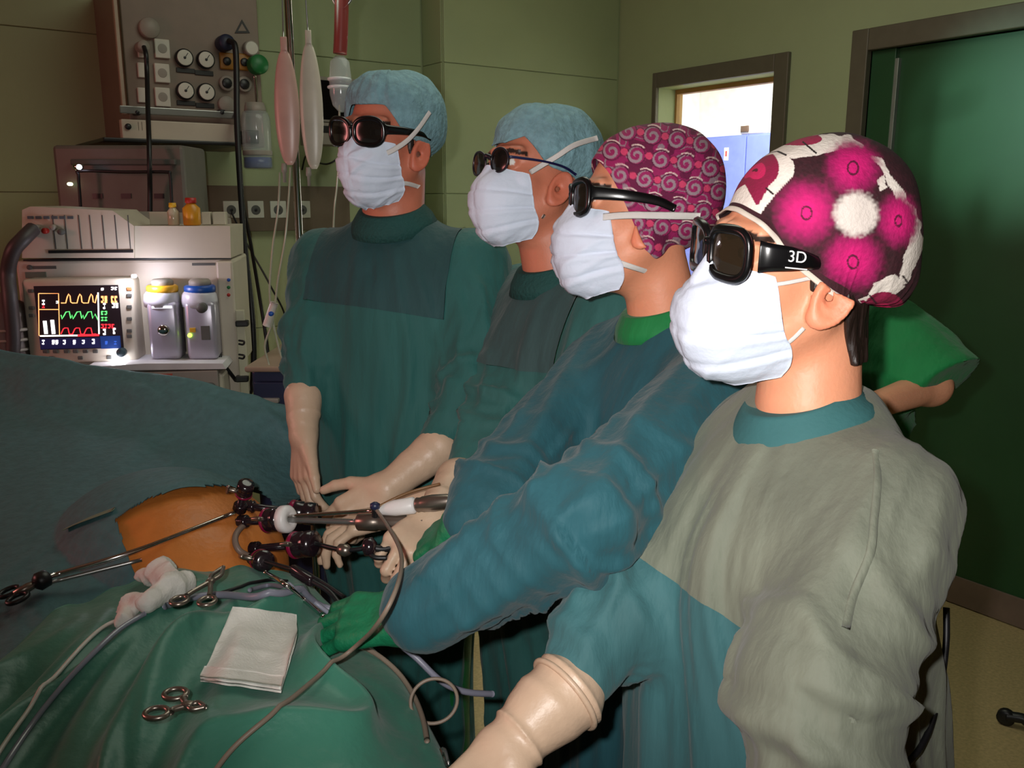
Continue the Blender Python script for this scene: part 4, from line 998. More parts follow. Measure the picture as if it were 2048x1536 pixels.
def inpoly(U, Vv, poly):
    x, y = np.array(poly, float).T; r = np.zeros(len(U), bool); j = len(x)-1
    for i in range(len(x)):
        c = ((y[i] > Vv) != (y[j] > Vv)) & (U < (x[j]-x[i])*(Vv-y[i])/(y[j]-y[i]+1e-9)+x[i]); r ^= c; j = i
    return r
def proj(P):
    v = P-CAM; z = v@FW; return W/2+F*(v@RT)/z, H/2-F*(v@UP)/z
# far sheet: rises to the anaesthetist's screen, open over the belly
A0 = [[(-120, 700, 2.15), (0, 722, 2.10), (170, 752, 2.05), (350, 780, 2.0), (480, 808, 1.98), (590, 840, 1.98)],
      [(-120, 800, 2.02), (0, 815, 1.98), (170, 840, 1.94), (350, 865, 1.90), (480, 885, 1.90), (605, 905, 1.94)],
      [(-120, 920, 1.77), (0, 930, 1.74), (170, 945, 1.71), (340, 958, 1.72), (480, 972, 1.78), (615, 985, 1.85)],
      [(-120, 1030, 1.56), (0, 1035, 1.54), (150, 1040, 1.52), (235, 1045, 1.51), (330, 1020, 1.62), (520, 1040, 1.68)],
      [(-120, 1150, 1.39), (0, 1150, 1.37), (130, 1150, 1.37), (255, 1115, 1.43), (350, 1090, 1.56), (540, 1110, 1.62)],
      [(-120, 1290, 1.23), (0, 1280, 1.22), (120, 1240, 1.26), (275, 1175, 1.38), (370, 1160, 1.47), (560, 1170, 1.53)],
      [(-150, 1500, 1.05), (0, 1430, 1.09), (130, 1330, 1.20), (290, 1240, 1.33), (400, 1230, 1.42), (580, 1230, 1.45)]]
C = np.array([[at(*p) for p in r] for r in A0])
back = C[0]+np.array([.02, .07, -.03]); back2 = C[0]+np.array([.03, .10, -.50])
C = np.concatenate([[back2], [back], C]); C = np.concatenate([(C[:, :1]+np.array([-.13, -.05, -.58])), (C[:, :1]+np.array([-.10, -.03, -.22])), C], 1)
HOLE = [(226, 1036), (262, 1012), (300, 990), (360, 970), (430, 965), (520, 975), (600, 1040), (640, 1100), (640, 1200), (540, 1190), (480, 1176), (420, 1176), (340, 1180), (276, 1172)]
DA = drape('drape', net(C, 190, 170), DRAPE2, '', HOLE, .006, (.2, 1, 0), 7, 3, wr=.004)
DO = obj('surgical_drape', DA, DRAPE2); tag(DO, 'dull blue-green sheet raised into a screen at the far left, open over the belly', 'drape')
# near sheet over the thighs, falling over the table edge
B0 = [[(-80, 1440, 1.0), (20, 1320, 1.01), (110, 1236, 1.02), (265, 1166, 1.03), (400, 1141, 1.04), (500, 1133, 1.03), (585, 1160, 1.0), (640, 1192, .975)],
      [(-90, 1520, 1.0), (50, 1400, 1.02), (170, 1310, 1.04), (320, 1250, 1.05), (450, 1218, 1.05), (560, 1216, 1.035), (650, 1235, 1.0), (705, 1258, .97)],
      [(-100, 1640, 1.0), (80, 1510, 1.02), (240, 1420, 1.04), (390, 1360, 1.05), (530, 1325, 1.05), (640, 1318, 1.03), (725, 1326, 1.0), (785, 1338, .965)],
      [(-100, 1820, 1.0), (120, 1670, 1.01), (300, 1570, 1.03), (470, 1495, 1.04), (610, 1450, 1.04), (710, 1430, 1.02), (790, 1424, .99), (845, 1428, .955)],
      [(-50, 2000, .99), (180, 1880, 1.0), (380, 1770, 1.01), (560, 1680, 1.02), (700, 1610, 1.02), (790, 1570, 1.0), (860, 1548, .975), (905, 1545, .94)],
      [(0, 2300, .97), (240, 2150, .98), (460, 2010, .99), (640, 1890, .99), (780, 1790, .99), (870, 1730, .975), (930, 1700, .95), (965, 1690, .92)]]
C = np.array([[onz(*p) for p in r] for r in B0])
hang = [C[:, -1]+np.array([.025, .0, -.12]), C[:, -1]+np.array([.03, .0, -.30]), C[:, -1]+np.array([.02, .0, -.52])]
lefth = [C[:, 0]+np.array([-.10, -.02, -.35]), C[:, 0]+np.array([-.07, -.02, -.06])]
C = np.stack(lefth+[C[:, j] for j in range(C.shape[1])]+hang, 1)
dv = onz(335, 1290, 1.0)-onz(250, 1450, 1.0)
GB = net(C, 280, 260)
DB = drape('drape', GB, DRAPEM, '', None, .038, dv, 13, 8, lift=.005, wr=.006, fade=lambda q: (.35+.65*np.clip((1.28-q[:, 1])/.2, 0, 1))*np.clip((.505-q[:, 0])/.07, .12, 1))
DN = obj('surgical_drape', DB, DRAPEM); tag(DN, 'green drape over the legs in the near left corner, wrinkled, carrying the gauze pad', 'drape')
BV = BVHTree.FromPolygons([tuple(v) for v in DA[0]]+[tuple(v) for v in DB[0]]+[tuple(v) for v in V], [tuple(map(int, f)) for f in DA[1]]+[tuple(int(i)+len(DA[0]) for i in f) for f in DB[1]]+[tuple(int(i)+len(DA[0])+len(DB[0]) for i in f) for f in Q])
def on(px, py, lift=0.0):
    """point on drape or belly under a pixel, raised along z"""
    r = unit(ray(px, py)); h = BV.ray_cast(Vector(CAM), Vector(r))
    p = np.array(h[0]) if h[0] else onz(px, py, .98)
    return p+np.array([0, 0, lift])
def rest(pts, lift): return [on(*p, lift) if len(p) == 2 else at(*p) for p in pts]
# strip of tape along the edge of the far sheet
o = obj('adhesive_strip', sweep(catmull([on(135, 1058, .002), on(175, 1040, .002), on(228, 1020, .002)], 6), .013, .0012, nrm=(0, 0, 1), seg=8), M('tape_pale', (120, 136, 112), .6)); tag(o, 'pale adhesive strip on the far sheet beside the belly', 'tape')
# ---- gauze
GZ = M('gauze', (226, 222, 214), .9, var=.05, vscale=40, bump=.18, bscale=260)
q = [on(466, 1228), on(606, 1240), on(563, 1396), on(402, 1376)]
nu, nv = 30, 44; Gg = np.zeros((nu, nv, 3))
for i in range(nu):
    for j in range(nv):
        a, b = i/(nu-1), j/(nv-1); px = (466*(1-a)+606*a)*(1-b)+(402*(1-a)+563*a)*b; py = (1228*(1-a)+1240*a)*(1-b)+(1376*(1-a)+1396*a)*b
        px -= 14*max(0, a-.82)*max(0, .25-b)*22
        Gg[i, j] = on(px, py, .005)
for _ in range(2): Gg[1:-1, 1:-1, 2] = (Gg[2:, 1:-1, 2]+Gg[:-2, 1:-1, 2]+Gg[1:-1, 2:, 2]+Gg[1:-1, :-2, 2])/4
a, b = np.meshgrid(np.linspace(0, 1, nu), np.linspace(0, 1, nv), indexing='ij')
Gg[..., 2] += .002+.0022*ridge(np.stack([b*4.5, a*.8, a*0+3], -1))+.0015*vnoise(np.stack([a*6, b*8, a*0], -1))
gz = thing('gauze_pad', Gg[nu//2, nv//2], 'folded white gauze pad lying flat on the near green drape', 'gauze')
obj('pad', sheet(Gg, .003), GZ, gz)
fd = Gg[:, -7:, :].copy(); fd[..., 2] += .0045; obj('folded_edge', sheet(fd, .004), GZ, gz)
# gauze knotted round the tubes
kb = thing('gauze_wrap', on(310, 1210), 'crumpled white gauze knotted round the tubes, left of the flat pad', 'gauze')
def crumple(pts, r, seed, h=.004):
    P_ = [np.asarray(p, float) for p in pts]
    f = lambda X: np.min([cone(X, a, b, r[i], r[i+1]) for i, (a, b) in enumerate(zip(P_[:-1], P_[1:]))], axis=0)-.008*(ridge(X*26+seed)-.4)-.002*(ridge(X*70+seed)-.4)
    V, Q = mesh_sdf(f, boxaxes(P_, .05, h)); return relax(V, Q, 1), Q
obj('tail', crumple([on(290, 1168, .012), on(325, 1166, .016), on(350, 1186, .014)], (.010, .020, .012), 2, .003), GZ, kb)
obj('tail', crumple([on(372, 1182, .014), on(340, 1200, .018), on(300, 1222, .014)], (.012, .018, .014), 7, .003), GZ, kb)
obj('knot', crumple([on(300, 1218, .012), on(268, 1232, .014), on(250, 1252, .012)], (.012, .015, .014), 11, .003), GZ, kb)
# ---- tubes and leads on the near drape
def lead(name, pts, r, m, label, cat='tube', lift=None, n=10):
    lift = r+.002 if lift is None else lift
    P_ = catmull(rest(pts, lift), n)
    for _ in range(12): P_[1:-1] = P_[1:-1]*.5+(P_[2:]+P_[:-2])*.25
    for p in P_:
        h = BV.ray_cast(Vector((p[0], p[1], p[2]+.03)), Vector((0, 0, -1)))
        if h[0] is not None: p[2] = max(p[2], h[0].z+r*.9)
    for _ in range(3): P_[1:-1, 2] = np.maximum(P_[1:-1, 2], (P_[2:, 2]+P_[:-2, 2])/2)
    return tag(obj(name, sweep(P_, r, seg=10), m), label, cat)
WHC = M('tube_white', (214, 208, 200), .35); CLT = M('tube_clear', (150, 152, 168), .15, alpha=.8, spec=.8); GREYC = M('lead_grey', (128, 112, 98), .5); CABG = M('tube_grey', (134, 134, 150), .4)
lead('light_cable', [(-20, 1545), (10, 1495), (60, 1425), (120, 1350), (175, 1288), (215, 1255), (258, 1240)], .0026, WHC, 'white cable curving down from the gauze knot to the left edge', 'cable')
lead('suction_tube', [(-20, 1590), (20, 1525), (70, 1450), (130, 1375), (190, 1312), (240, 1265), (290, 1235)], .0034, CLT, 'clear tube running beside the white cable into the gauze knot')
lead('insufflation_tube', [(330, 1222), (390, 1203), (450, 1200), (540, 1208), (640, 1222), (700, 1250)], .0052, CABG, 'grey-violet tube from the gauze knot across to the dark green glove')
lead('power_lead', [(385, 1197), (430, 1195), (480, 1180), (535, 1166), (575, 1168)], .0026, CABLE, 'black lead above the grey-violet tube', 'cable')
lead('irrigation_tube', [(500, 1187), (540, 1178), (580, 1185), (620, 1205), (660, 1235)], .0034, CABG, 'second thin grey tube beneath the steel probe')
lead('camera_cable', [(752, 1018, 1.40), (772, 1048, 1.36), (797, 1090, 1.20), (804, 1130, 1.08), (790, 1185, .99), (758, 1245, .985), (714, 1293, 1.08), (650, 1350), (560, 1425), (470, 1500), (410, 1580)], .0028, GREYC, 'long grey-brown cable hanging from the scope down across the near drape', 'cable')
lead('diathermy_lead', [(880, 968, 1.42), (840, 978, 1.42), (800, 992, 1.41), (752, 1016, 1.40)], .0024, M('lead_brown', (120, 84, 48), .45), 'thin brown lead running up from the scope to the right', 'cable')
lead('diathermy_lead', [(718, 1296), (760, 1320), (800, 1356), (828, 1400), (846, 1445), (854, 1490)], .0034, GREYC, 'grey-brown lead down the right edge of the near drape', 'cable')
c0 = at(868, 1402, 1.10); lp = [c0+RT*.029*math.cos(t)+UP*.027*math.sin(t)+FW*.006*math.sin(t+1) for t in np.linspace(0, 2*np.pi, 40, endpoint=False)]
tag(obj('coiled_lead', sweep(np.array(lp), .0024, seg=8, closed=True), GREYC), 'single round loop of grey-brown lead hanging by the drape edge', 'cable')
lead('drain_tube', [(770, 1268, 1.24), (830, 1312, 1.22), (880, 1362, 1.22), (930, 1384, 1.24), (985, 1388, 1.28)], .0046, CABG, 'grey tube sagging from the drape edge to the petrol gown')
# ---- clamps with bright rings
def clamp(name, a, b, label, m=CHROME):
    a, b = np.array(a, float), np.array(b, float); a[2] = b[2] = max(a[2], b[2]); d = unit(b-a); s = unit(np.cross(d, (0, 0, 1))); L = np.linalg.norm(b-a)
    t = thing(name, (a+b)/2-(0, 0, .01), label, 'clamp')
    for k in (-1, 1):
        obj('jaw', tube([b, b-d*L*.25+s*k*.006, b-d*L*.45], .003), m, t)
        obj('shank', tube([b-d*L*.45, b-d*L*.7+s*k*.010, a+d*.014+s*k*.015], .0034), m, t)
        c = a+s*k*.018; obj('ring', sweep(np.array([c+d*.012*math.cos(x)+s*.010*math.sin(x) for x in np.linspace(0, 2*np.pi, 20, endpoint=False)]), .003, seg=8, closed=True), m, t)
    obj('box_joint', box(b-d*L*.45, (.012, .01, .008), d, s, np.cross(d, s), .002), m, t)
DKC = M('gunmetal', (150, 138, 128), .32, .9, var=.03)
clamp('towel_clamp', on(388, 1222, .014), on(452, 1206, .014), 'dark steel towel clamp beside the gauze knot', DKC)
clamp('towel_clamp', on(340, 1490, .014), on(412, 1442, .016), 'shiny towel clamp at the bottom of the near drape', DKC)
q = on(884, 1505, .004); q2 = on(900, 1545, .004); dq = unit(q2-q)
ck = thing('drape_clip', q, 'bright steel clip at the bottom right edge of the near drape', 'clip'); obj('blade', sweep(np.array([q, q+dq*.02, q+dq*.04]), .004, .002, nrm=UP, seg=8), CHROME, ck); obj('spring', tube([q+dq*.004+UP*.003, q+dq*.02+UP*.008, q+dq*.036+UP*.003], .002), STEEL, ck)
tag(obj('steel_probe', tube(rest([(532, 1160), (570, 1184), (610, 1216), (645, 1246)], .012), .0036), CHROME), 'bright curved steel probe reaching from the ports to the dark green glove', 'probe')
# ---- grasper lying at the left
gr = thing('grasper', on(180, 1160), 'long steel grasper at the left edge, its shaft crossing onto the bare belly', 'instrument')
gp = [on(30, 1218, .022), on(88, 1190, .024), on(105, 1182, .024), on(280, 1126, .022), on(470, 1046, .018)]
obj('shaft', tube([gp[2], gp[3], gp[4]], .0040), CHROME, gr); obj('second_rod', tube([gp[2]+(0, -.004, -.008), on(285, 1134, .012)], .003), STEEL, gr)
d = unit(gp[0]-gp[2]); obj('rotary_knob', lathe([(.006, -.012), (.013, -.008), (.014, .006), (.008, .012)], gp[1], d, 16), DARKP, gr); obj('handle_joint', lathe([(.004, -.02), (.007, 0), (.005, .02)], (gp[0]+gp[1])/2, d, 12), DKC, gr)
for k in (-1, 1): obj('finger_ring', sweep(np.array([gp[0]+d*.014*math.cos(x)+unit(np.cross(d, (0, 0, 1)))*(.016*k+.011*math.sin(x)) for x in np.linspace(0, 2*np.pi, 22, endpoint=False)]), .0036, seg=8, closed=True), DARKP, gr)
# ---- ports through the belly wall
PORTM = M('port_dark', (34, 22, 28), .18, spec=.8); PURP = M('port_purple', (130, 20, 60), .25)
def port(entry, head, label, r=.017, cap=None, tap=True, L=.045):
    e, h = np.asarray(entry, float), np.asarray(head, float); d = unit(h-e)
    t = thing('trocar', e, label, 'trocar', 'ports in the belly')
    obj('cannula', lathe([(.0065, -.04), (.0065, np.linalg.norm(h-e))], e, d, 16), PORTM, t)
    obj('thread', lathe([(.009, .0), (.012, .003), (.009, .006), (.012, .009), (.009, .012), (.012, .015), (.009, .018)], e, d, 16), PORTM, t)
    obj('housing', lathe([(.008, -.004), (r*.8, 0), (r, .008), (r, L*.55), (r*.92, L*.6), (r*1.02, L*.68), (r*.98, L), (r*.5, L+.002), (.0045, L+.002)], h, d, 24), PORTM, t)
    obj('ring', lathe([(r*1.01, L*.12), (r*1.05, L*.16), (r*1.05, L*.24), (r*1.01, L*.28)], h, d, 24), PURP, t)
    if cap: obj('cap', lathe([(r*.9, 0), (r*1.15, .002), (r*1.15, .014), (r*.95, .018), (r*.4, .018), (.006, .012)], h+d*L, d, 28), cap, t, label='white ribbed sealing cap')
    if tap:
        s = unit(np.cross(d, (0, 0, 1))); b = h+d*L*.3; obj('tap', join(lathe([(.004, 0), (.004, r+.014)], b, UP*.4+s, 12), box(b+unit(UP*.4+s)*(r+.016), (.018, .006, .006), d, s, np.cross(d, s), .002)), DKC, t)
    return h, d, L
e1 = on(478, 1022); h1 = at(486, 1004, np.dot(e1-CAM, FW)-.02); port(e1, h1+UP*.01, 'small dark port at the far side of the belly', .014, L=.03)
e2 = on(478, 1044); h2 = at(528, 1041, np.dot(e2-CAM, FW)-.02); H2 = port(e2, h2, 'port with a white sealing cap, holding the scope shafts', .020, M('cap_white', (226, 222, 220), .4), L=.036)
e3 = on(502, 1098); h3 = at(582, 1091, np.dot(e3-CAM, FW)-.03); H3 = port(e3, h3, 'shiny dark port pointing right, below the white-capped port', .0215, L=.046)
e4 = on(505, 1116); h4 = at(520, 1120, np.dot(e4-CAM, FW)-.05); H4 = port(e4, h4, 'dark port nearest the near drape, pointing at the viewer', .017, L=.03)
h5 = at(575, 1022, np.dot(e2-CAM, FW)+.05); port(on(490, 1012), h5, 'dark port behind the white-capped port', .020, L=.05)
lead('port_tube', [(505, 1052), (482, 1064), (470, 1086), (478, 1110), (500, 1122)], .0052, M('tube_taupe', (128, 108, 96), .45), 'taupe tube bent in an arc on the bare belly between the ports', lift=.008)
# ---- instruments in the ports
s0 = H2[0]+H2[1]*.03; s1 = at(716, 1044, 1.42); s2 = at(850, 1046, 1.40)
sc_ = thing('endoscope', (s1+s2)/2, 'dark endoscope with a long steel shaft through the white-capped port', 'endoscope')
obj('shaft', tube([s0, s1], .0048), STEEL, sc_); dd = unit(s2-s1)
obj('camera_body', lathe([(.006, -.004), (.013, 0), (.0135, .03), (.0115, .034), (.0125, .04), (.0135, .075), (.011, .095), (.009, .11), (.004, .115)], s1, dd, 24), DKC, sc_)
obj('light_post', tube([s1+dd*.028, at(750, 1016, 1.40)], .005), DARKP, sc_); obj('knob', lathe([(.004, 0), (.008, .003), (.008, .010), (.003, .013)], at(750, 1020, 1.40), UP, 14), M('knob_blue', (34, 40, 70), .4), sc_)
f0, f1, f2, f3 = H2[0]+H2[1]*.03+UP*.004, at(752, 1021, 1.41), at(832, 1010, 1.39), at(915, 1000, 1.37)
hp = thing('ultrasonic_handpiece', f2, 'white-collared handpiece with a tapering dark chrome grip, above the endoscope', 'instrument')
obj('shaft', tube([f0, f1], .0032), CHROME, hp); dd = unit(f2-f1)
obj('collar', lathe([(.004, 0), (.009, .012), (.013, .034), (.0135, np.linalg.norm(f2-f1)-.004), (.010, np.linalg.norm(f2-f1))], f1, dd, 24), M('cap_white'), hp)
obj('grip', lathe([(.010, 0), (.012, .003), (.011, .008), (.0125, .012), (.0135, .03), (.0115, .055), (.007, .070), (.001, .076)], f2, unit(f3-f2), 24), DKC, hp)
g0, g1, g2 = H3[0]+H3[1]*.046, at(688, 1100, 1.38), at(792, 1092, 1.37)
ns = thing('needle_holder', g1, 'black laparoscopic needle holder gripped by a gloved fist', 'instrument')
obj('shaft', tube([g0, g1, at(735, 1096, 1.37)], .0036), CABLE, ns)
obj('hub', lathe([(.004, -.012), (.009, -.008), (.010, .004), (.006, .012)], g1, unit(g1-g0), 18), DKC, ns); obj('trigger_joint', lathe([(.006, -.010), (.014, -.006), (.015, .006), (.007, .012)], at(738, 1094, 1.37), unit(g2-g1), 18), PORTM, ns)
obj('handle', tube([at(738, 1094, 1.37), at(765, 1098, 1.37), g2], .006), DARKP, ns)
obj('lever', tube([at(735, 1098, 1.37), at(748, 1114, 1.36), at(775, 1116, 1.36)], .004), DARKP, ns)
k0, k1, k2 = H4[0]+H4[1]*.02, at(588, 1140, 1.30), at(660, 1185, 1.26)
dg_ = thing('dissector', k1, 'black dissector from the nearest port, its handle towards the dark green glove', 'instrument')
obj('shaft', tube([k0, k1], .0036), CABLE, dg_); obj('handle_block', box((k1+k2)/2-(k2-k1)*.25, (.045, .014, .016), unit(k2-k1), unit(np.cross(k2-k1, UP)), UP, .004), PORTM, dg_)
obj('handle', tube([k1, (k1+k2)/2, k2, at(690, 1225, 1.23)], .004), DARKP, dg_); obj('handle', tube([k1+UP*.004, at(640, 1162, 1.28), at(690, 1195, 1.25)], .003), DARKP, dg_)
# ---------------------------------------------------------------- people
SKIN = M('skin', (226, 160, 128), .5, attr='Col', var=.05, vscale=25, bump=.08, bscale=180, sub=.12)
HAIRM = M('hair', (38, 26, 22), .45, bump=.6, bscale=90, stretch=(1, 1, .15))
MASKM = M('mask_fabric', (218, 228, 246), .75, var=.03, bump=.12, bscale=160)
STRAPM = M('strap_fabric', (222, 216, 212), .8, bump=.1, bscale=200)
CAPM = M('cap_fleece', (128, 168, 178), .85, var=.14, vscale=70, bump=.5, bscale=120)
PRINTM = M('printed_cotton', (200, 200, 200), .85, attr='Col', var=.05, vscale=120, bump=.2, bscale=240)
GLOVEM = M('latex', (205, 176, 150), .42, var=.06, bump=.12, bscale=90)
GREENGLOVE = M('green_glove', (22, 120, 80), .5, var=.12, bump=.3, bscale=80)
BLACKF = M('black_frame', (12, 12, 14), .25, spec=.6)
LENSM = M('tinted_lens', (44, 36, 26), .06, alpha=.93, spec=.8)
LENS2 = M('dark_lens', (26, 24, 22), .12, alpha=.95, spec=.6)
def gownm(name, rgb, var=.12, rough=.62):
    return M(name, rgb, .72, var=var, vscale=16, bump=.6, bscale=34, stretch=(1, 1, .22), sheen=.1, spec=.35)
G1 = gownm('gown_sage', (116, 121, 106)); G1B = gownm('gown_teal_light', (58, 104, 108)); RIB = M('rib_teal', (52, 104, 106), .8, bump=.12, bscale=150)
G2 = gownm('gown_petrol', (36, 88, 98)); G3 = gownm('gown_forest', (46, 98, 94)); G3P = gownm('gown_forest_panel', (56, 84, 84))
G4 = gownm('gown_pine', (42, 100, 96)); G4P = gownm('gown_pine_panel', (38, 78, 80)); RIB4 = M('rib_pine', (22, 74, 70), .8, bump=.4, bscale=150)
SCRUBM = gownm('scrub_green', (22, 128, 66), var=.10)

def skincol(B, V, rgb, under, eyes=True):
    q = B.head.loc(V); c = np.tile(np.array(lin(rgb)[:3]), (len(V), 1))
    qa = q.copy(); qa[:, 0] = np.abs(qa[:, 0])
    lip = (ell(qa, (0, .099, -.0505), (.023, .012, .011)) < 0)
    c[lip] = lin((176, 92, 84))[:3]
    eye = (np.linalg.norm(qa-(.032, .078, .026), axis=1) < .0150) & (np.abs(q[:, 2]-.026) < .0055) & (q[:, 1] > .082)
    c[eye] = lin((225, 220, 214))[:3]
    c[eye & (np.abs(qa[:, 0]-.032) < .0052)] = lin((48, 32, 24))[:3]
    brow = (np.abs(q[:, 2]-(.047-np.abs(qa[:, 0]-.034)*.25)) < .0042) & (qa[:, 0] > .012) & (qa[:, 0] < .056) & (q[:, 1] > .06)
    c[brow] = lin((54, 38, 32))[:3]
    ear = (qa[:, 0] > .076) & (q[:, 2] < .03)
    c[ear] = c[ear]*np.array([1.05, .86, .84])
    low = (V-B.neck[1])@unit(B.neck[0]-B.neck[1]) < -.035
    far = np.linalg.norm(q, axis=1) > .14
    c[low & far] = lin(under)[:3]
    c[V[:, 2] < .11] = lin((225, 225, 220))[:3]
    return c
def person(B, label, rgb, under=(22, 110, 60), hf=.003):
    r = thing('person', B.o, label, 'person')
    g = body_mesh(B, hf)
    obj('body', g, SKIN, r, col=skincol(B, g[0], rgb, under))
    return r
def bouffant(hd, edge, seed=0, puff=.012, back=.01):
    def off(Q, s, ph):
        f = lambda k: vnoise(np.stack([Q[:, 0]*k+seed, Q[:, 1]*k, Q[:, 2]*k], -1))
        gather = np.sin(np.clip(s, 0, 1)*np.pi)**.6
        pl = ridge(np.stack([ph*5+seed, s*1.5, s*0], -1))*.006*np.clip(s*1.4, 0, 1)*np.clip((1-s)*5, .15, 1)
        bk = np.clip(-(Q[:, 1])/.09, 0, 1)*back*np.clip((1-s)*3.0+.25, 0, 1)
        return .005+puff*gather*(.7+.6*f(22))+pl+bk+(f(60)-.5)*.003
    return cap_grid(hd, edge, off, nt=70, nph=140)
def rimband(hd, G, k=-1, w=.008, mat_=None, par=None, name='elastic_band', ph=None):
    P = hd.wld(G[k]); P = P if ph is None else P[ph]
    f = lambda X: hd.hull(X)
    N = grad(f, P)
    return obj(name, sweep(P+N*.001, w/2, .0012, nrm=N, seg=8, closed=ph is None), mat_, par)
def surf(hd, off): return lambda P: hd.hull(P)-off
def strap(hd, par, pxs, off=.008, w=.008, name='strap', flip=False):
    offs = off if isinstance(off, (list, tuple)) else [off]*len(pxs)
    pts = np.array([hit(x, y, surf(hd, o)) for (x, y), o in zip(pxs, offs)])
    if flip: pts = hd.wld(hd.loc(pts)*np.array([-1, 1, 1]))
    return obj(name, ribbon(pts, hd.hull, 0, w, .0016, conform=False), STRAPM, par)
def mirror_strap(hd, par, pxs, off=.008, w=.008): return strap(hd, par, pxs, off, w, flip=True)
def inpoly(U, Vv, poly):
    x, y = np.array(poly, float).T; r = np.zeros(len(U), bool); j = len(x)-1
    for i in range(len(x)):
        c = ((y[i] > Vv) != (y[j] > Vv)) & (U < (x[j]-x[i])*(Vv-y[i])/(y[j]-y[i]+1e-9)+x[i]); r ^= c; j = i
    return r
def proj(P):
    v = P-CAM; z = v@FW; return W/2+F*(v@RT)/z, H/2-F*(v@UP)/z
def fold_uv(hd, G):
    q = G.reshape(-1, 3).copy(); q[:, 0] = -np.abs(q[:, 0]); return proj(hd.wld(q))
def sm(a, b, x): t = np.clip((x-a)/(b-a), 0, 1); return t*t*(3-2*t)
def mixc(c, k, rgb):
    k = np.clip(k, 0, 1)[:, None]; return c*(1-k)+np.array(lin(rgb)[:3])*k

# ======== first surgeon from the right: flowered cap
hd1 = Head((.834, .612, 1.523), (66, -1.0, -4.0))
ed1 = edge_from(hd1, [(1440, 402), (1505, 442), (1600, 537), (1655, 580), (1705, 614)], [(-.078, -.066), (-.11, -.072)])
hd1.cut = ed1
nb1 = np.array([.845, .598, 1.372])
B1 = Body((.868, .618), 63, [(.28, 0, -.02, .19, .22), (.6, 0, -.02, .19, .21), (.85, 0, -.01, .185, .20), (1.05, 0, .01, .18, .18), (1.2, 0, .025, .18, .155),
    (1.28, 0, .015, .165, .125), (1.335, 0, .0, .13, .095), (1.37, 0, -.008, .09, .072), (1.385, 0, -.008, .07, .06)], [], (hd1.wld((0, -.022, -.055)), nb1, .052), hd1)
B1.arms = [[(B1.bf(-.145, -.02, 1.28), .076), (at(1640, 1370, .82), .076), (at(1650, 1690, .78), .056)],
           [(B1.bf(.155, 0, 1.28), .072), (at(1235, 1225, 1.05), .064), (at(1122, 1395, .985), .034)]]
P1 = person(B1, 'person in flowered magenta and white cap and sage grey gown, nearest the camera', (232, 158, 122), (40, 104, 100), .0026)
gV, gQ = gown_mesh(B1, .0050, 1.0, 3, .5)
o_, n_ = at(1340, 1165, .95), unit(np.cross(at(1500, 1262, .95)-at(1215, 1090, 1.0), FW)); n_ = n_ if n_[2] > 0 else -n_
def keep1(sd, c):
    la = np.full(len(c), 9.0)
    for (a, ra), (b, rb) in zip(B1.arms[0][:-1], B1.arms[0][1:]): la = np.minimum(la, cone(c, a, b, ra, rb))
    ra_ = cone(c, B1.arms[1][0][0], B1.arms[1][1][0], .075, .062)
    return sd[0] | ~sd[1] | ((la < B1.torso(c)) & (la < ra_))
(ga, gb) = split_panel(gV, gQ, [(o_, n_), (B1.bf(0, -.02, 1), B1.f_)], keep1)
gown1 = obj('gown', ga, [G1B], P1)
pan = obj('chest_panel', gb, G1, gown1, label='sage grey upper panel of the gown')
bv1 = BVHTree.FromPolygons([tuple(v) for v in gV], [tuple(map(int, f)) for f in gQ])
def on1(px, py):
    h = bv1.ray_cast(Vector(CAM), Vector(unit(ray(px, py)))); return np.array(h[0])+np.array(h[1])*.002 if h[0] else at(px, py, .95)
sp = [(1752, 905), (1756, 960), (1746, 1040), (1738, 1110), (1706, 1190), (1690, 1260),]
obj('armhole_seam', sweep(catmull([on1(*p) for p in sp], 5), .0045, .0024, nrm=-FW, seg=8), G1, gown1)
obj('collar', collar(B1, nb1+(0, 0, -.030)+B1.f_*.004, .088, .058, .040), RIB, gown1, label='teal ribbed neckband')
def off1(Q, s, ph):
    bk = sm(.02, -.10, Q[:, 1])
    g = ridge(np.stack([ph*9, s*2, s*0], -1))*.006*sm(.55, .95, s)*bk
    bun = np.exp(-np.sum(((Q-np.array([0, -.088, -.030]))/np.array([.07, .05, .042]))**2, 1))*.034*sm(1.0, .86, s)
    return .005+bun+.011*bk*np.clip((1-s)*3+.35, 0, 1)+.002*sm(.04, .12, Q[:, 2])+g+(vnoise(Q*30)-.5)*.004
Gc = cap_grid(hd1, ed1, off1, nt=230, nph=420)
U, Vv = fold_uv(hd1, Gc); wob = (vnoise(np.stack([U/16, Vv/16, U*0], -1))-.5)*8; U2, V2 = U+wob, Vv-wob
c = np.tile(np.array(lin((52, 14, 24))[:3]), (len(U), 1)); c *= (.75+.5*vnoise(np.stack([U/5, Vv/5, U*0], -1)))[:, None]
white = [[(1395, 400), (1425, 362), (1470, 318), (1520, 300), (1560, 296), (1590, 318), (1586, 352), (1548, 392), (1515, 436), (1470, 410)],
         [(1540, 303), (1590, 283), (1640, 270), (1700, 272), (1730, 300), (1690, 296), (1650, 308), (1590, 314)],
         [(1728, 300), (1760, 318), (1800, 370), (1835, 430), (1850, 480), (1836, 520), (1815, 566), (1796, 568), (1808, 520), (1822, 470), (1808, 420), (1770, 350)],
         [(1698, 642), (1716, 600), (1738, 590), (1752, 562), (1790, 548), (1812, 572), (1790, 590), (1758, 592), (1738, 626), (1790, 652), (1760, 672), (1716, 660)],
         [(1752, 362), (1768, 350), (1778, 372), (1764, 380)]]
for p in white: c[inpoly(U2, V2, p)] = lin((232, 222, 212))[:3]
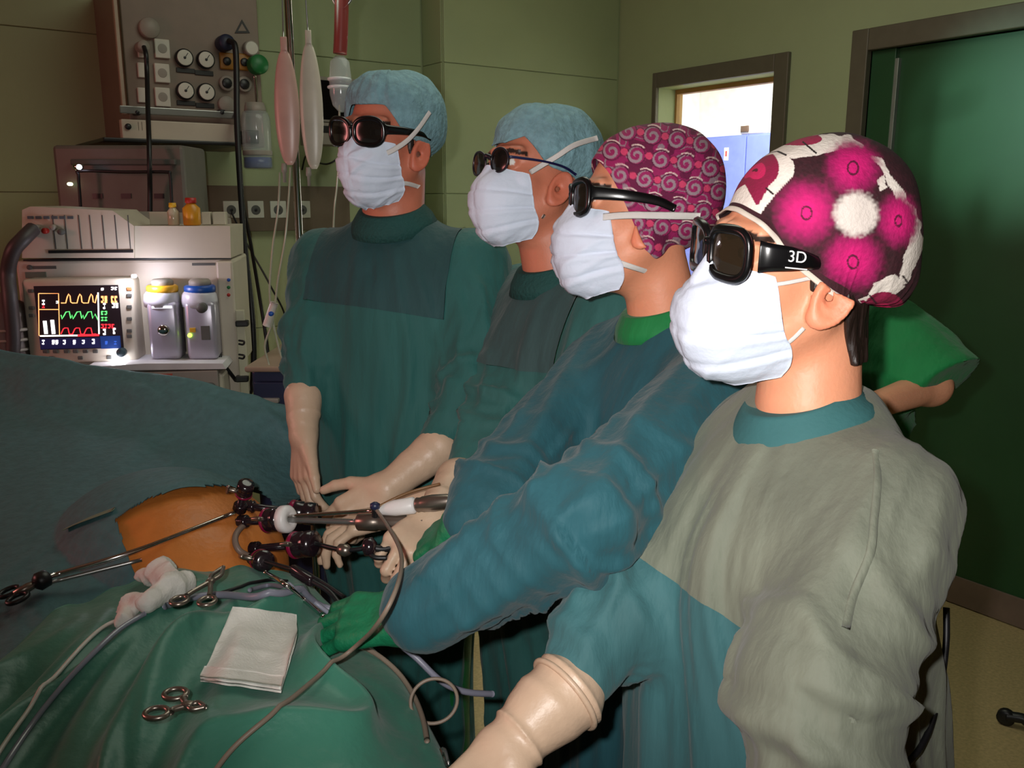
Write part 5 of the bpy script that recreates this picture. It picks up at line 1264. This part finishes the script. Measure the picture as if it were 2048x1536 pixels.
def disc(c, x, y, r, a=1.0):
    d = np.hypot((U-x)/a, Vv-y)/r; d = d+(vnoise(np.stack([U/7, Vv/7, U*0+x], -1))-.5)*.16
    c = mixc(c, 1-sm(.60, 1.12, d), (150, 8, 84)); c = mixc(c, 1-sm(.1, .85, d), (218, 14, 118))
    return mixc(c, (np.abs(np.hypot((U-x)/.8/a, Vv-y-2)-13*a) < 2.2)*1.0, (96, 4, 50))
for x, y, r, a in ((1613, 424, 70, 1), (1706, 334, 62, 1), (1706, 522, 66, 1), (1797, 440, 60, .8)): c = disc(c, x, y, r, a)
d = np.hypot(U-1712, Vv-428)+(vnoise(np.stack([U/5, Vv/5, U*0], -1))-.5)*8
c = mixc(c, 1-sm(34, 52, d), (226, 214, 206))
for x, y, rx, ry, tx, ty in ((1516, 336, 42, 40, 1514, 410), (1768, 616, 40, 32, 1722, 602)):
    tear = inpoly(U, Vv, [(x-rx*.8, y+ry*.45), (tx-2, ty), (tx+4, ty-2), (x+rx*.85, y+ry*.3)]) | (np.hypot((U-x)/rx, (Vv-y)/ry) < 1)
    c = mixc(c, tear*1.0, (140, 14, 62)); e = np.hypot((U-x+4)/rx, (Vv-y-4)/ry)
    c = mixc(c, (e < .46)*1.0, (206, 24, 92)); c = mixc(c, (e < .09)*1.0, (90, 8, 40))
c = mixc(c, (np.hypot((U-1598)/46, (Vv-278)/13) < 1)*1.0, (160, 14, 70))
for a, b in (((1545, 298), (1572, 310)), ((1606, 284), (1632, 306)), ((1440, 345), (1466, 340)), ((1532, 376), (1546, 388)), ((1806, 552), (1816, 566)), ((1740, 592), (1752, 606))):
    a, b = np.array(a, float), np.array(b, float); pp = np.stack([U, Vv], -1)-a; h = np.clip(pp@(b-a)/((b-a)@(b-a)), 0, 1)
    c = mixc(c, (np.linalg.norm(pp-h[:, None]*(b-a), axis=1) < 1.8)*1.0, (30, 10, 14))
rimv = (np.repeat(np.arange(230), 420) > 214)
c[rimv] = np.array(lin((56, 16, 26))[:3])
cap1 = obj('cap', cap_geo(hd1, Gc), PRINTM, P1, col=np.concatenate([c, c*.6]))
rimband(hd1, Gc, w=.0065, mat_=M('piping_white', (226, 214, 200), .8), par=cap1, name='piping')
m1 = obj('mask', sheet((lambda g: hd1.wld(g.reshape(-1, 3)).reshape(g.shape))(mask_geo(hd1, cen=[(.102, .016), (.115, -.006), (.131, -.028), (.134, -.055), (.126, -.085), (.110, -.112), (.082, -.126)], seed=1, crump=.45, puff=.010)), .0012), MASKM, P1)
strap(hd1, m1, [(1524, 572), (1572, 566), (1622, 556)], .0015, .0045); strap(hd1, m1, [(1568, 692), (1588, 676), (1608, 656)], .0015, .005)
mirror_strap(hd1, m1, [(1524, 572), (1572, 566), (1622, 556)], .0015, .0045); mirror_strap(hd1, m1, [(1568, 692), (1588, 676), (1608, 656)], .0015, .005)
gl1, tr1 = glasses(hd1, P1, BLACKF, LENSM, BLACKF, y=.108, z=.026, w=.064, h=.051, ex=.036, rim=(.0055, .0045), temple=(.030, .012), pitch=.03, tpath=[(.068, .086, .027), (.0745, .076, .027), (.0785, .055, .0258), (.0770, .036, .0232), (.0705, .018, .020)])
for ln_, sz, dz in (('3D', .0165, 0.0),):
    cu = bpy.data.curves.new('t', 'FONT'); cu.body = ln_; cu.size = sz; cu.extrude = .0003; cu.align_x = 'CENTER'; cu.align_y = 'CENTER'
    to = bpy.data.objects.new('t', cu); COL.objects.link(to); dg = bpy.context.evaluated_depsgraph_get(); dg.update()
    me = bpy.data.meshes.new_from_object(to.evaluated_get(dg)); tv = np.array([v.co[:] for v in me.vertices]); tf = [tuple(p.vertices) for p in me.polygons]
    bpy.data.objects.remove(to); bpy.data.meshes.remove(me)
def on_temple(u, v, o=0.0):
    """u along the temple from its hinge, v up, on the wearer's left"""
    a, b = np.array([-.0800, .068, .0265]), np.array([-.0797, .036, .0235]); e = unit(b-a)
    return a+e*u+np.array([0, 0, 1])*v+np.array([-1, 0, 0])*(.0012+o)
obj('lettering', (tr1(np.array([on_temple(.017+p[0]*1.05, p[1]+.003, p[2]+.0006) for p in tv])), tf), M('white_print', (235, 235, 235), .5), gl1, smooth=False)
obj('underline', (lambda g: (tr1(np.array([on_temple(.017+p[0], p[1]-.0082, p[2]+.0006) for p in g[0]])), g[1]))(box((0, 0, 0), (.025, .0013, .0006))), M('white_print'), gl1, smooth=False)
q = hd1.wld((-.0835, .010, -.038)); obj('earring', lathe([(.0001, -.0022), (.0016, -.0016), (.0023, 0), (.0016, .0016), (.0001, .0022)], q, (1, 0, 0), 12), M('pearl', (240, 236, 228), .15), P1)
# hair at the nape and in front of the ear
def hair(hd, par, region, off=.004, h=.003, m=HAIRM, B=None):
    base = (lambda P: head_local(hd.loc(P), False, False)) if B is None else (lambda P: smin(head_local(hd.loc(P), False, False), cone(P, B.neck[0], B.neck[1], B.neck[2], B.neck[2]*1.12), .022))
    f = lambda P: smax(base(P)-off-.004*ridge(hd.loc(P)*np.array([90, 90, 12])), region(hd.loc(P)), .004)
    pts = hd.wld(np.array([[x, y, z] for x in (-.1, .1) for y in (-.13, .09) for z in (-.13, .1)]))
    V, Q = mesh_sdf(f, boxaxes(pts, 0, h)); return obj('hair', (relax(V, Q, 1), Q), m, par)
hair(hd1, P1, lambda q: np.minimum(np.maximum(np.maximum(q[:, 1]+.026-(q[:, 2]+.06)*.25, q[:, 2]+.012), -.098-q[:, 2]), np.maximum(np.maximum(np.abs(q[:, 1]-.020)-.005, np.abs(q[:, 2]-.004)-.017),   .05-np.abs(q[:, 0]))), B=B1)
g, e = glove_geo(at(1020, 1492, .95), at(935, 1600, .90)-at(1020, 1492, .95), (.1, -.1, 1), True, at(1122, 1395, .985)-at(1020, 1492, .95),   .082, .031, .046, .0024, .006, seed=4, curls=(.6, .65, .7, .75))
gl = obj('glove', g, GLOVEM, P1)
ee = unit(at(1122, 1395, .985)-at(1020, 1492, .95)); obj('cuff_roll', sweep([e+(unit(np.cross(ee, (0, 0, 1)))*math.cos(t)+np.cross(unit(np.cross(ee, (0, 0, 1))), ee)*math.sin(t))*.0462+ee*.002 for t in np.linspace(0, 2*np.pi, 40, endpoint=False)], .0035, closed=True), GLOVEM, gl)
w1 = at(1652, 1700, .775)
g, e = glove_geo(w1, unit(w1-at(1640, 1370, .82)), (0, 0, 1), False, at(1640, 1370, .82)-w1, .07, seed=2)
obj('glove', g, GLOVEM, P1)

# ======== second: paisley cap, petrol gown
hd2 = Head((.967, 1.007, 1.567), (60, 3.0, 7.0))
ed2 = edge_from(hd2, [(1185, 312), (1240, 385), (1266, 445), (1284, 492), (1340, 552)], [(-.09, -.085), (.10, .085)])
hd2.cut = ed2
nb2 = np.array([1.0, .985, 1.425])
B2 = Body((1.03, .99), 74, [(.28, 0, 0, .185, .20), (.6, 0, 0, .185, .19), (.9, 0, .01, .18, .17), (1.1, 0, .02, .178, .15), (1.25, 0, .02, .178, .14),
    (1.33, 0, .01, .18, .12), (1.385, 0, 0, .14, .092), (1.43, 0, -.006, .086, .074), (1.445, 0, -.006, .068, .06)], [], (hd2.wld((0, -.022, -.055)), nb2, .050), hd2)
B2.arms = [[(B2.bf(-.17, 0, 1.34), .078), (at(1165, 1040, 1.03), .066), (at(850, 1215, 1.10), .056)],
           [(B2.bf(.17, 0, 1.34), .075), (at(985, 1000, 1.28), .060), (at(935, 1045, 1.235), .036)]]
P2 = person(B2, 'person in magenta swirl-print cap, petrol green gown and dark green gloves', (226, 150, 116))
gV, gQ = gown_mesh(B2, .0065, 1.0, 11, -.25)
gown2 = obj('gown', (gV, gQ), G2, P2)
obj('scrub_collar', collar(B2, nb2+(0, 0, -.020), .078, .056, .034), SCRUBM, P2, label='green scrub neckline above the gown')
def off2(Q, s, ph): return .006+.010*sm(.02, -.1, Q[:, 1])+.006*sm(.04, .12, Q[:, 2])+(vnoise(Q*34)-.5)*.004
Gc = cap_grid(hd2, ed2, off2, nt=200, nph=360)
U, Vv = fold_uv(hd2, Gc)
def swirl(U, V):
    a, bq = 50.0, 44.0; r = np.full(len(U), 9e3); th = np.zeros(len(U))
    X, Y = U*.98+V*.17, -U*.17+V*.98; x, y = X/a, Y/bq
    for oy in (-1, 0, 1):
        iy = np.round(y)+oy
        for ox in (-1, 0, 1):
            sh = np.mod(iy, 2)*.5; ix = np.round(x-sh)+ox
            dx, dy = X-(ix+sh)*a, Y-iy*bq; rr = np.hypot(dx, dy); m = rr < r
            r[m] = rr[m]; th[m] = np.arctan2(dy, dx)[m]
    c = np.tile(np.array(lin((150, 22, 88))[:3]), (len(U), 1))
    nb = vnoise(np.stack([x*2.6+3, y*2.0, x*0], -1)); c = mixc(c, ((nb > .56) & (nb < .66))*1., (150, 122, 134)); c = mixc(c, (nb < .3)*1., (104, 12, 62))
    c = mixc(c, (r < 18)*1., (150, 26, 90)); sp = np.sin(th-r*.50)
    c = mixc(c, ((r < 17.5) & (r > 3) & (sp > .1))*1., (156, 132, 142)); c = mixc(c, ((r < 19.5) & (r > 17))*1., (88, 10, 54))
    dx, dy = X-(np.floor(x)+.5)*a, Y-np.round(y)*bq; ev = np.mod(np.round(y), 2) > .5; dx = np.where(ev, X-np.round(x)*a, dx)
    dd = np.hypot(dx, dy+3); c = mixc(c, ((dd < 7.5) & (r > 17))*1., (208, 62, 104)); c = mixc(c, ((dd < 9) & (dd > 7.2) & (r > 17))*1., (110, 14, 62))
    arc = (np.abs(r-21.5) < 1.3) & (th < -.9) & (th > -2.2); return mixc(c, arc*1., (224, 196, 190))
c = swirl(U, Vv); cap2 = obj('cap', cap_geo(hd2, Gc), PRINTM, P2, col=np.concatenate([c, c*.6]))
m2 = obj('mask', sheet((lambda g: hd2.wld(g.reshape(-1, 3)).reshape(g.shape))(mask_geo(hd2, seed=7, crump=.9, puff=.004)), .0012), MASKM, P2)
for fn in (strap, mirror_strap):
    fn(hd2, m2, [(1206, 434), (1240, 431), (1275, 430), (1330, 431), (1400, 433)], [.004, .010, .017, .022, .026], .011); fn(hd2, m2, [(1228, 522), (1270, 536), (1330, 555)], .002, .009)
glasses(hd2, P2, BLACKF, LENS2, BLACKF, y=.106, z=.026, w=.060, h=.050, ex=.034, rim=(.0055, .0045), temple=(.020, .012), wrap=.24)
hair(hd2, P2, lambda q: np.maximum(np.maximum(q[:, 1]+.045, q[:, 2]+.03), -.10-q[:, 2]))
wr = at(822, 1235, 1.12)
g, e = glove_geo(wr, at(660, 1240, 1.16)-wr, unit(np.array([-.25, -.35, .9])), False, at(1000, 1170, 1.07)-wr, .05, .036, .050, .0028, .010, seed=6, curls=(.5, .5, .55, .6), sc=1.06, thumb=(.8, .45, -.4))
obj('glove', g, GREENGLOVE, P2)
wr = at(930, 1045, 1.24)
g, e = glove_geo(wr, at(850, 1085, 1.30)-wr, unit(np.array([-.1, -.5, .8])), True, at(985, 1000, 1.28)-wr, .05, .032, .044, .003, .006, seed=8, curls=(1.0, 1.05, 1.1, 1.1))
obj('glove', g, GREENGLOVE, P2)

# ======== third: pale fleece cap, round clip-on glasses
hd3 = Head((1.028, 1.357, 1.630), (89, 5.5, 3.5))
ed3 = edge_from(hd3, [(1000, 272), (1045, 304), (1090, 332), (1140, 352)], [(-.09, -.02), (.10, .075)])
hd3.cut = ed3
nb3 = np.array([1.06, 1.335, 1.475])
B3 = Body((1.09, 1.34), 84, [(.28, 0, 0, .145, .15), (.6, 0, 0, .15, .15), (.95, 0, .01, .172, .16), (1.15, 0, .02, .175, .15), (1.3, 0, .02, .178, .14),
    (1.385, 0, .01, .17, .12), (1.44, 0, 0, .14, .092), (1.475, 0, -.006, .088, .072), (1.49, 0, -.006, .068, .06)], [], (hd3.wld((0, -.022, -.055)), nb3, .058), hd3)
B3.arms = [[(B3.bf(-.17, 0, 1.39), .078), (B3.bf(-.22, .12, 1.14), .066), (B3.bf(-.14, .33, 1.08), .046)],
           [(B3.bf(.17, 0, 1.39), .078), (at(1000, 830, 1.66), .066), (at(930, 945, 1.55), .036)]]
P3 = person(B3, 'person in pale blue-green fleece cap with small round clip-on lenses, third surgeon from the right', (208, 128, 100))
gV, gQ = gown_mesh(B3, .0075, 1.0, 23, .1)
o_ = at(1040, 765, 1.5)
(ga, gb) = split_panel(gV, gQ, [(o_, np.array([0, 0, 1.])), (B3.bf(.145, 0, 0), -B3.r_), (B3.bf(-.145, 0, 0), B3.r_), (B3.bf(0, -.01, 0), B3.f_)])
gown3 = obj('gown', ga, G3, P3); obj('chest_panel', gb, G3P, gown3, label='darker upper panel of the gown')
obj('collar', collar(B3, nb3+(0, 0, -.030), .092, .066, .040), RIB4, gown3)
Gc = bouffant(hd3, ed3, 5, .010, .014); cap3 = obj('cap', cap_geo(hd3, Gc), CAPM, P3)
m3 = obj('mask', sheet((lambda g: hd3.wld(g.reshape(-1, 3)).reshape(g.shape))(mask_geo(hd3, seed=13, crump=.6, puff=.004)), .0012), MASKM, P3)
for fn in (strap, mirror_strap):
    fn(hd3, m3, [(1060, 345), (1085, 330), (1115, 312), (1150, 290), (1195, 276)], [.004, .010, .022, .030, .032], .010); fn(hd3, m3, [(1085, 432), (1110, 446)], .002, .009)
gl3, _ = glasses(hd3, P3, M('thin_frame', (30, 26, 34), .3), LENS2, M('blue_temple', (22, 24, 70), .3), y=.110, z=.027, w=.048, h=.042, ex=.033, rim=(.002, .002), temple=(.005, .005), p=2.2, wrap=.08, side=False)
hair(hd3, P3, lambda q: np.maximum(np.maximum(q[:, 1]+.045, q[:, 2]-.01), -.075-q[:, 2]))
wr = at(868, 1030, 1.43)
g, e = glove_geo(wr, at(800, 1110, 1.35)-wr, unit(np.array([-.2, -.5, .7])), True, at(930, 945, 1.55)-wr, .11, .029, .040, .003, .003, seed=5, curls=(.95, 1.0, 1.05, 1.05))
obj('glove', g, GLOVEM, P3)
wr = B3.bf(-.11, .40, 1.07)
g, e = glove_geo(wr, wr-B3.bf(-.14, .33, 1.08), (0, 0, 1), False, B3.bf(-.14, .33, 1.08)-wr, .075, h=.004, seed=5)
obj('glove', g, GLOVEM, P3)

# ======== fourth: tall, wrap-around glasses, arms down
hd4 = Head((.880, 1.660, 1.709), (113, -3.5, -2.5))
ed4 = edge_from(hd4, [(705, 212), (740, 210), (785, 245), (818, 277), (836, 286)], [(-.035, .0), (-.06, -.06), (-.10, -.07), (.11, .075)])
hd4.cut = ed4
nb4 = np.array([.890, 1.672, 1.578])
B4 = Body((.905, 1.69), 128, [(.28, 0, 0, .145, .13), (.6, 0, 0, .15, .135), (.95, 0, .01, .20, .155), (1.15, 0, .02, .205, .15), (1.36, 0, .02, .20, .14),
    (1.46, 0, .01, .19, .12), (1.52, 0, 0, .15, .092), (1.555, 0, -.004, .09, .074), (1.57, 0, -.004, .07, .06)], [], (hd4.wld((0, -.022, -.055)), nb4, .058), hd4)
B4.arms = [[(B4.bf(-.175, 0, 1.465), .078), (at(948, 790, 1.74), .066), (at(862, 908, 1.68), .036)],
           [(B4.bf(.175, 0, 1.465), .075), (at(622, 680, 1.86), .060), (at(607, 812, 1.81), .034)]]
P4 = person(B4, 'tall person in pale fleece cap, wrap-around dark glasses, one arm hanging down', (204, 122, 96))
gV, gQ = gown_mesh(B4, .0075, .9, 31, .12)
o_ = at(740, 612, 1.68); sl = unit(at(890, 640, 1.68)-at(590, 592, 1.68)); n_ = unit(np.cross(sl, FW)); n_ = n_ if n_[2] > 0 else -n_
(ga, gb) = split_panel(gV, gQ, [(o_, n_), (B4.bf(.155, 0, 0), -B4.r_), (B4.bf(-.155, 0, 0), B4.r_), (B4.bf(0, -.01, 0), B4.f_)])
gown4 = obj('gown', ga, G4, P4); obj('chest_panel', gb, G4P, gown4, label='darker upper panel of the gown')
obj('collar', collar(B4, nb4+(0, 0, -.034), .092, .066, .042), RIB4, gown4)
Gc = bouffant(hd4, ed4, 9, .012, .010); cap4 = obj('cap', cap_geo(hd4, Gc), CAPM, P4)
m4 = obj('mask', sheet((lambda g: hd4.wld(g.reshape(-1, 3)).reshape(g.shape))(mask_geo(hd4, seed=21)), .0012), MASKM, P4)
for fn in (strap, mirror_strap):
    fn(hd4, m4, [(770, 308), (790, 298), (815, 281), (838, 256), (860, 224)], [.005, .010, .020, .028, .032], .010); fn(hd4, m4, [(784, 368), (812, 367), (838, 374)], .002, .010)
glasses(hd4, P4, BLACKF, LENS2, BLACKF, y=.112, z=.027, w=.062, h=.050, ex=.036, rim=(.005, .004), temple=(.018, .008), wrap=.22, p=2.6)
hair(hd4, P4, lambda q: np.minimum(np.maximum(np.maximum(q[:, 1]+.03, q[:, 2]-.0), -.075-q[:, 2]), np.maximum(np.maximum(np.abs(q[:, 1]-.018)-.007, np.abs(q[:, 2]+.004)-.022), .05-np.abs(q[:, 0]))))
wr = at(607, 868, 1.78)
g, e = glove_geo(wr, at(600, 1000, 1.76)-wr, -FW*.62-RT*.75, True, at(607, 800, 1.81)-wr, .085, .028, .040, .003, .003, seed=5, curls=(.42, .46, .5, .55), thumb=(.9, .5, .0), tcurl=.12)
obj('glove', g, GLOVEM, P4)
wr = at(775, 975, 1.64)
g, e = glove_geo(wr, at(700, 1030, 1.62)-wr, unit(np.array([-.1, -.7, .7])), False, at(864, 905, 1.68)-wr, .125, .030, .042, .003, .003, seed=9, curls=(.85, .9, .95, 1.0))
obj('glove', g, GLOVEM, P4)

# ======== fifth: behind the flowered cap, bare forearm
hd5 = Head(at(1650, 452, 1.78), (64, 0, 0))
nb5 = hd5.p+np.array([.03, 0, -.15])
zz = nb5[2]
B5 = Body((nb5[0]+.03, nb5[1]), 78, [(.28, 0, 0, .2, .15), (.6, 0, 0, .2, .15), (.9, 0, .01, .2, .15), (zz-.3, 0, .02, .19, .14), (zz-.17, 0, .02, .19, .13),
    (zz-.09, 0, .01, .18, .115), (zz-.035, 0, 0, .14, .09), (zz-.005, 0, -.006, .088, .072), (zz+.01, 0, -.006, .07, .06)], [], (hd5.wld((0, -.022, -.055)), nb5, .055), hd5, hem=.80)
sh5 = B5.bf(-.17, 0, zz-.085)
sh5 = at(1768, 672, 1.70); el5, wr5 = at(1862, 772, 1.63), at(1745, 812, 1.50)
B5.arms = [[(sh5, .055), (el5, .036), (wr5, .027)], [(B5.bf(.17, 0, zz-.085), .062), (B5.bf(.2, .06, zz-.36), .045), (B5.bf(.05, .24, zz-.30), .032)]]
P5 = thing('person', B5.o, 'person in short-sleeved green scrubs with folded bare arms, half hidden behind the flowered cap', 'person')
def body5(P):
    d = hd5.f(P); a, b, r = B5.neck; d = smin(d, cone(P, a, b, r, r*1.1), .022)
    k = smin(B5.torso(P, -.02, .8), B5.limb(P, -.004), .03)
    for sg in (-1, 1):
        k = smin(k, np.minimum(cone(P, B5.bf(sg*.085, 0, .84), B5.bf(sg*.1, .01, .47), .09, .06), cone(P, B5.bf(sg*.1, .01, .47), B5.bf(sg*.11, -.01, .08), .06, .045)), .03)
        k = smin(k, cone(P, B5.bf(sg*.11, -.03, .045), B5.bf(sg*.125, .15, .035), .042, .035), .03)
    for w_, dd, nn, rr in ((wr5, wr5-el5, (0, 0, 1), False), (B5.arms[1][2][0], B5.arms[1][2][0]-B5.arms[1][1][0], (0, 0, 1), True)):
        for a_, b_, r1, r2 in hand_chains(w_, dd, nn, rr, curls=(.3, .3, .35, .4)): k = smin(k, cone(P, a_, b_, r1, r2), .006)
    return smin(d, k, .02)
lo, hi = hd5.p-.17, hd5.p+.17
a = np.minimum(lo, B5.o-(.42, .42, 0)); b = np.maximum(hi, B5.o+(.42, .42, 0)); a = np.minimum(a, np.minimum(wr5, el5)-.18)
V, Q = mesh_sdf(body5, [mixed(a[k], b[k], lo[k], hi[k], .005, .009) for k in (0, 1)]+[mixed(-.03, hi[2], .95, hi[2], .0055, .016)], slack=.02)
V = relax(V, Q, 1, .4); cc = skincol(B5, V, (226, 160, 124), (226, 160, 124)); cc[V[:, 2] < .84] = lin((22, 110, 60))[:3]
obj('body', (V, Q), SKIN, P5, col=cc)
top = unit(el5-sh5)
def shirt5(P):
    arms = cone(P, sh5, sh5+(el5-sh5)*1.2, .075, .098)
    arms = smax(arms, (P-(sh5+(el5-sh5)*1.03))@unit(top+np.array([0, 0, -.3])), .004)
    a2, e2 = B5.arms[1][0][0], B5.arms[1][1][0]
    arms = np.minimum(arms, smax(cone(P, a2, e2, .078, .085), (P-(a2+(e2-a2)*.85))@unit(e2-a2), .004))
    return smin(B5.torso(P, .004, .80), arms, .03)
pts = np.array([sh5, el5, B5.bf(.25, 0, zz), B5.bf(-.2, -.2, .8), B5.bf(.3, .2, .8)])
V, Q = mesh_sdf(shirt5, boxaxes(pts, .12, .008)); V = relax(V, Q, 2); N = vnormals(V, Q)
V = V+N*((ridge(V*np.array([9, 9, 16])+5)-.35)*.014)[:, None]
obj('scrub_top', (V, Q), SCRUBM, P5)
Gc = bouffant(hd5, lambda y: .03+y*.5, 17, .006, .0)*np.array([1, 1, 1]); obj('cap', cap_geo(hd5, Gc), M('cap_green', (60, 130, 110), .85, bump=.4), P5)
# ---------------------------------------------------------------- right-hand corner
tp = thing('stool_foot', onz(2040, 1440, 0.0), 'black castor foot of a stool at the right edge of the floor', 'stool')
a = onz(2012, 1432, .03); b = onz(2075, 1446, .035)
obj('leg', tube([a, (a+b)/2+(0, 0, .004), b, onz(2200, 1420, .1)], .016), DARKP, tp); obj('castor', lathe([(.012, -.012), (.026, -.009), (.026, .009), (.012, .012)], a+(0, 0, -.003), (1, .3, 0), 16), DARKP, tp)
obj('column', tube([onz(2200, 1420, .1), onz(2200, 1420, .1)+(0, 0, .5)], .02), STEEL, tp); obj('seat', lathe([(.001, .58), (.17, .58), (.18, .6), (.17, .64), (.001, .645)], onz(2200, 1420, .0)), DARKP, tp)
obj('cord', tube([at(1893, 1215, .99), at(1892, 1290, .985), at(1880, 1380, .98), at(1862, 1450, .97), at(1838, 1500, .95), at(1800, 1545, .93), at(1780, 1600, .93)], .0036), CABLE, P1, label='black cord hanging down the back of the gown')
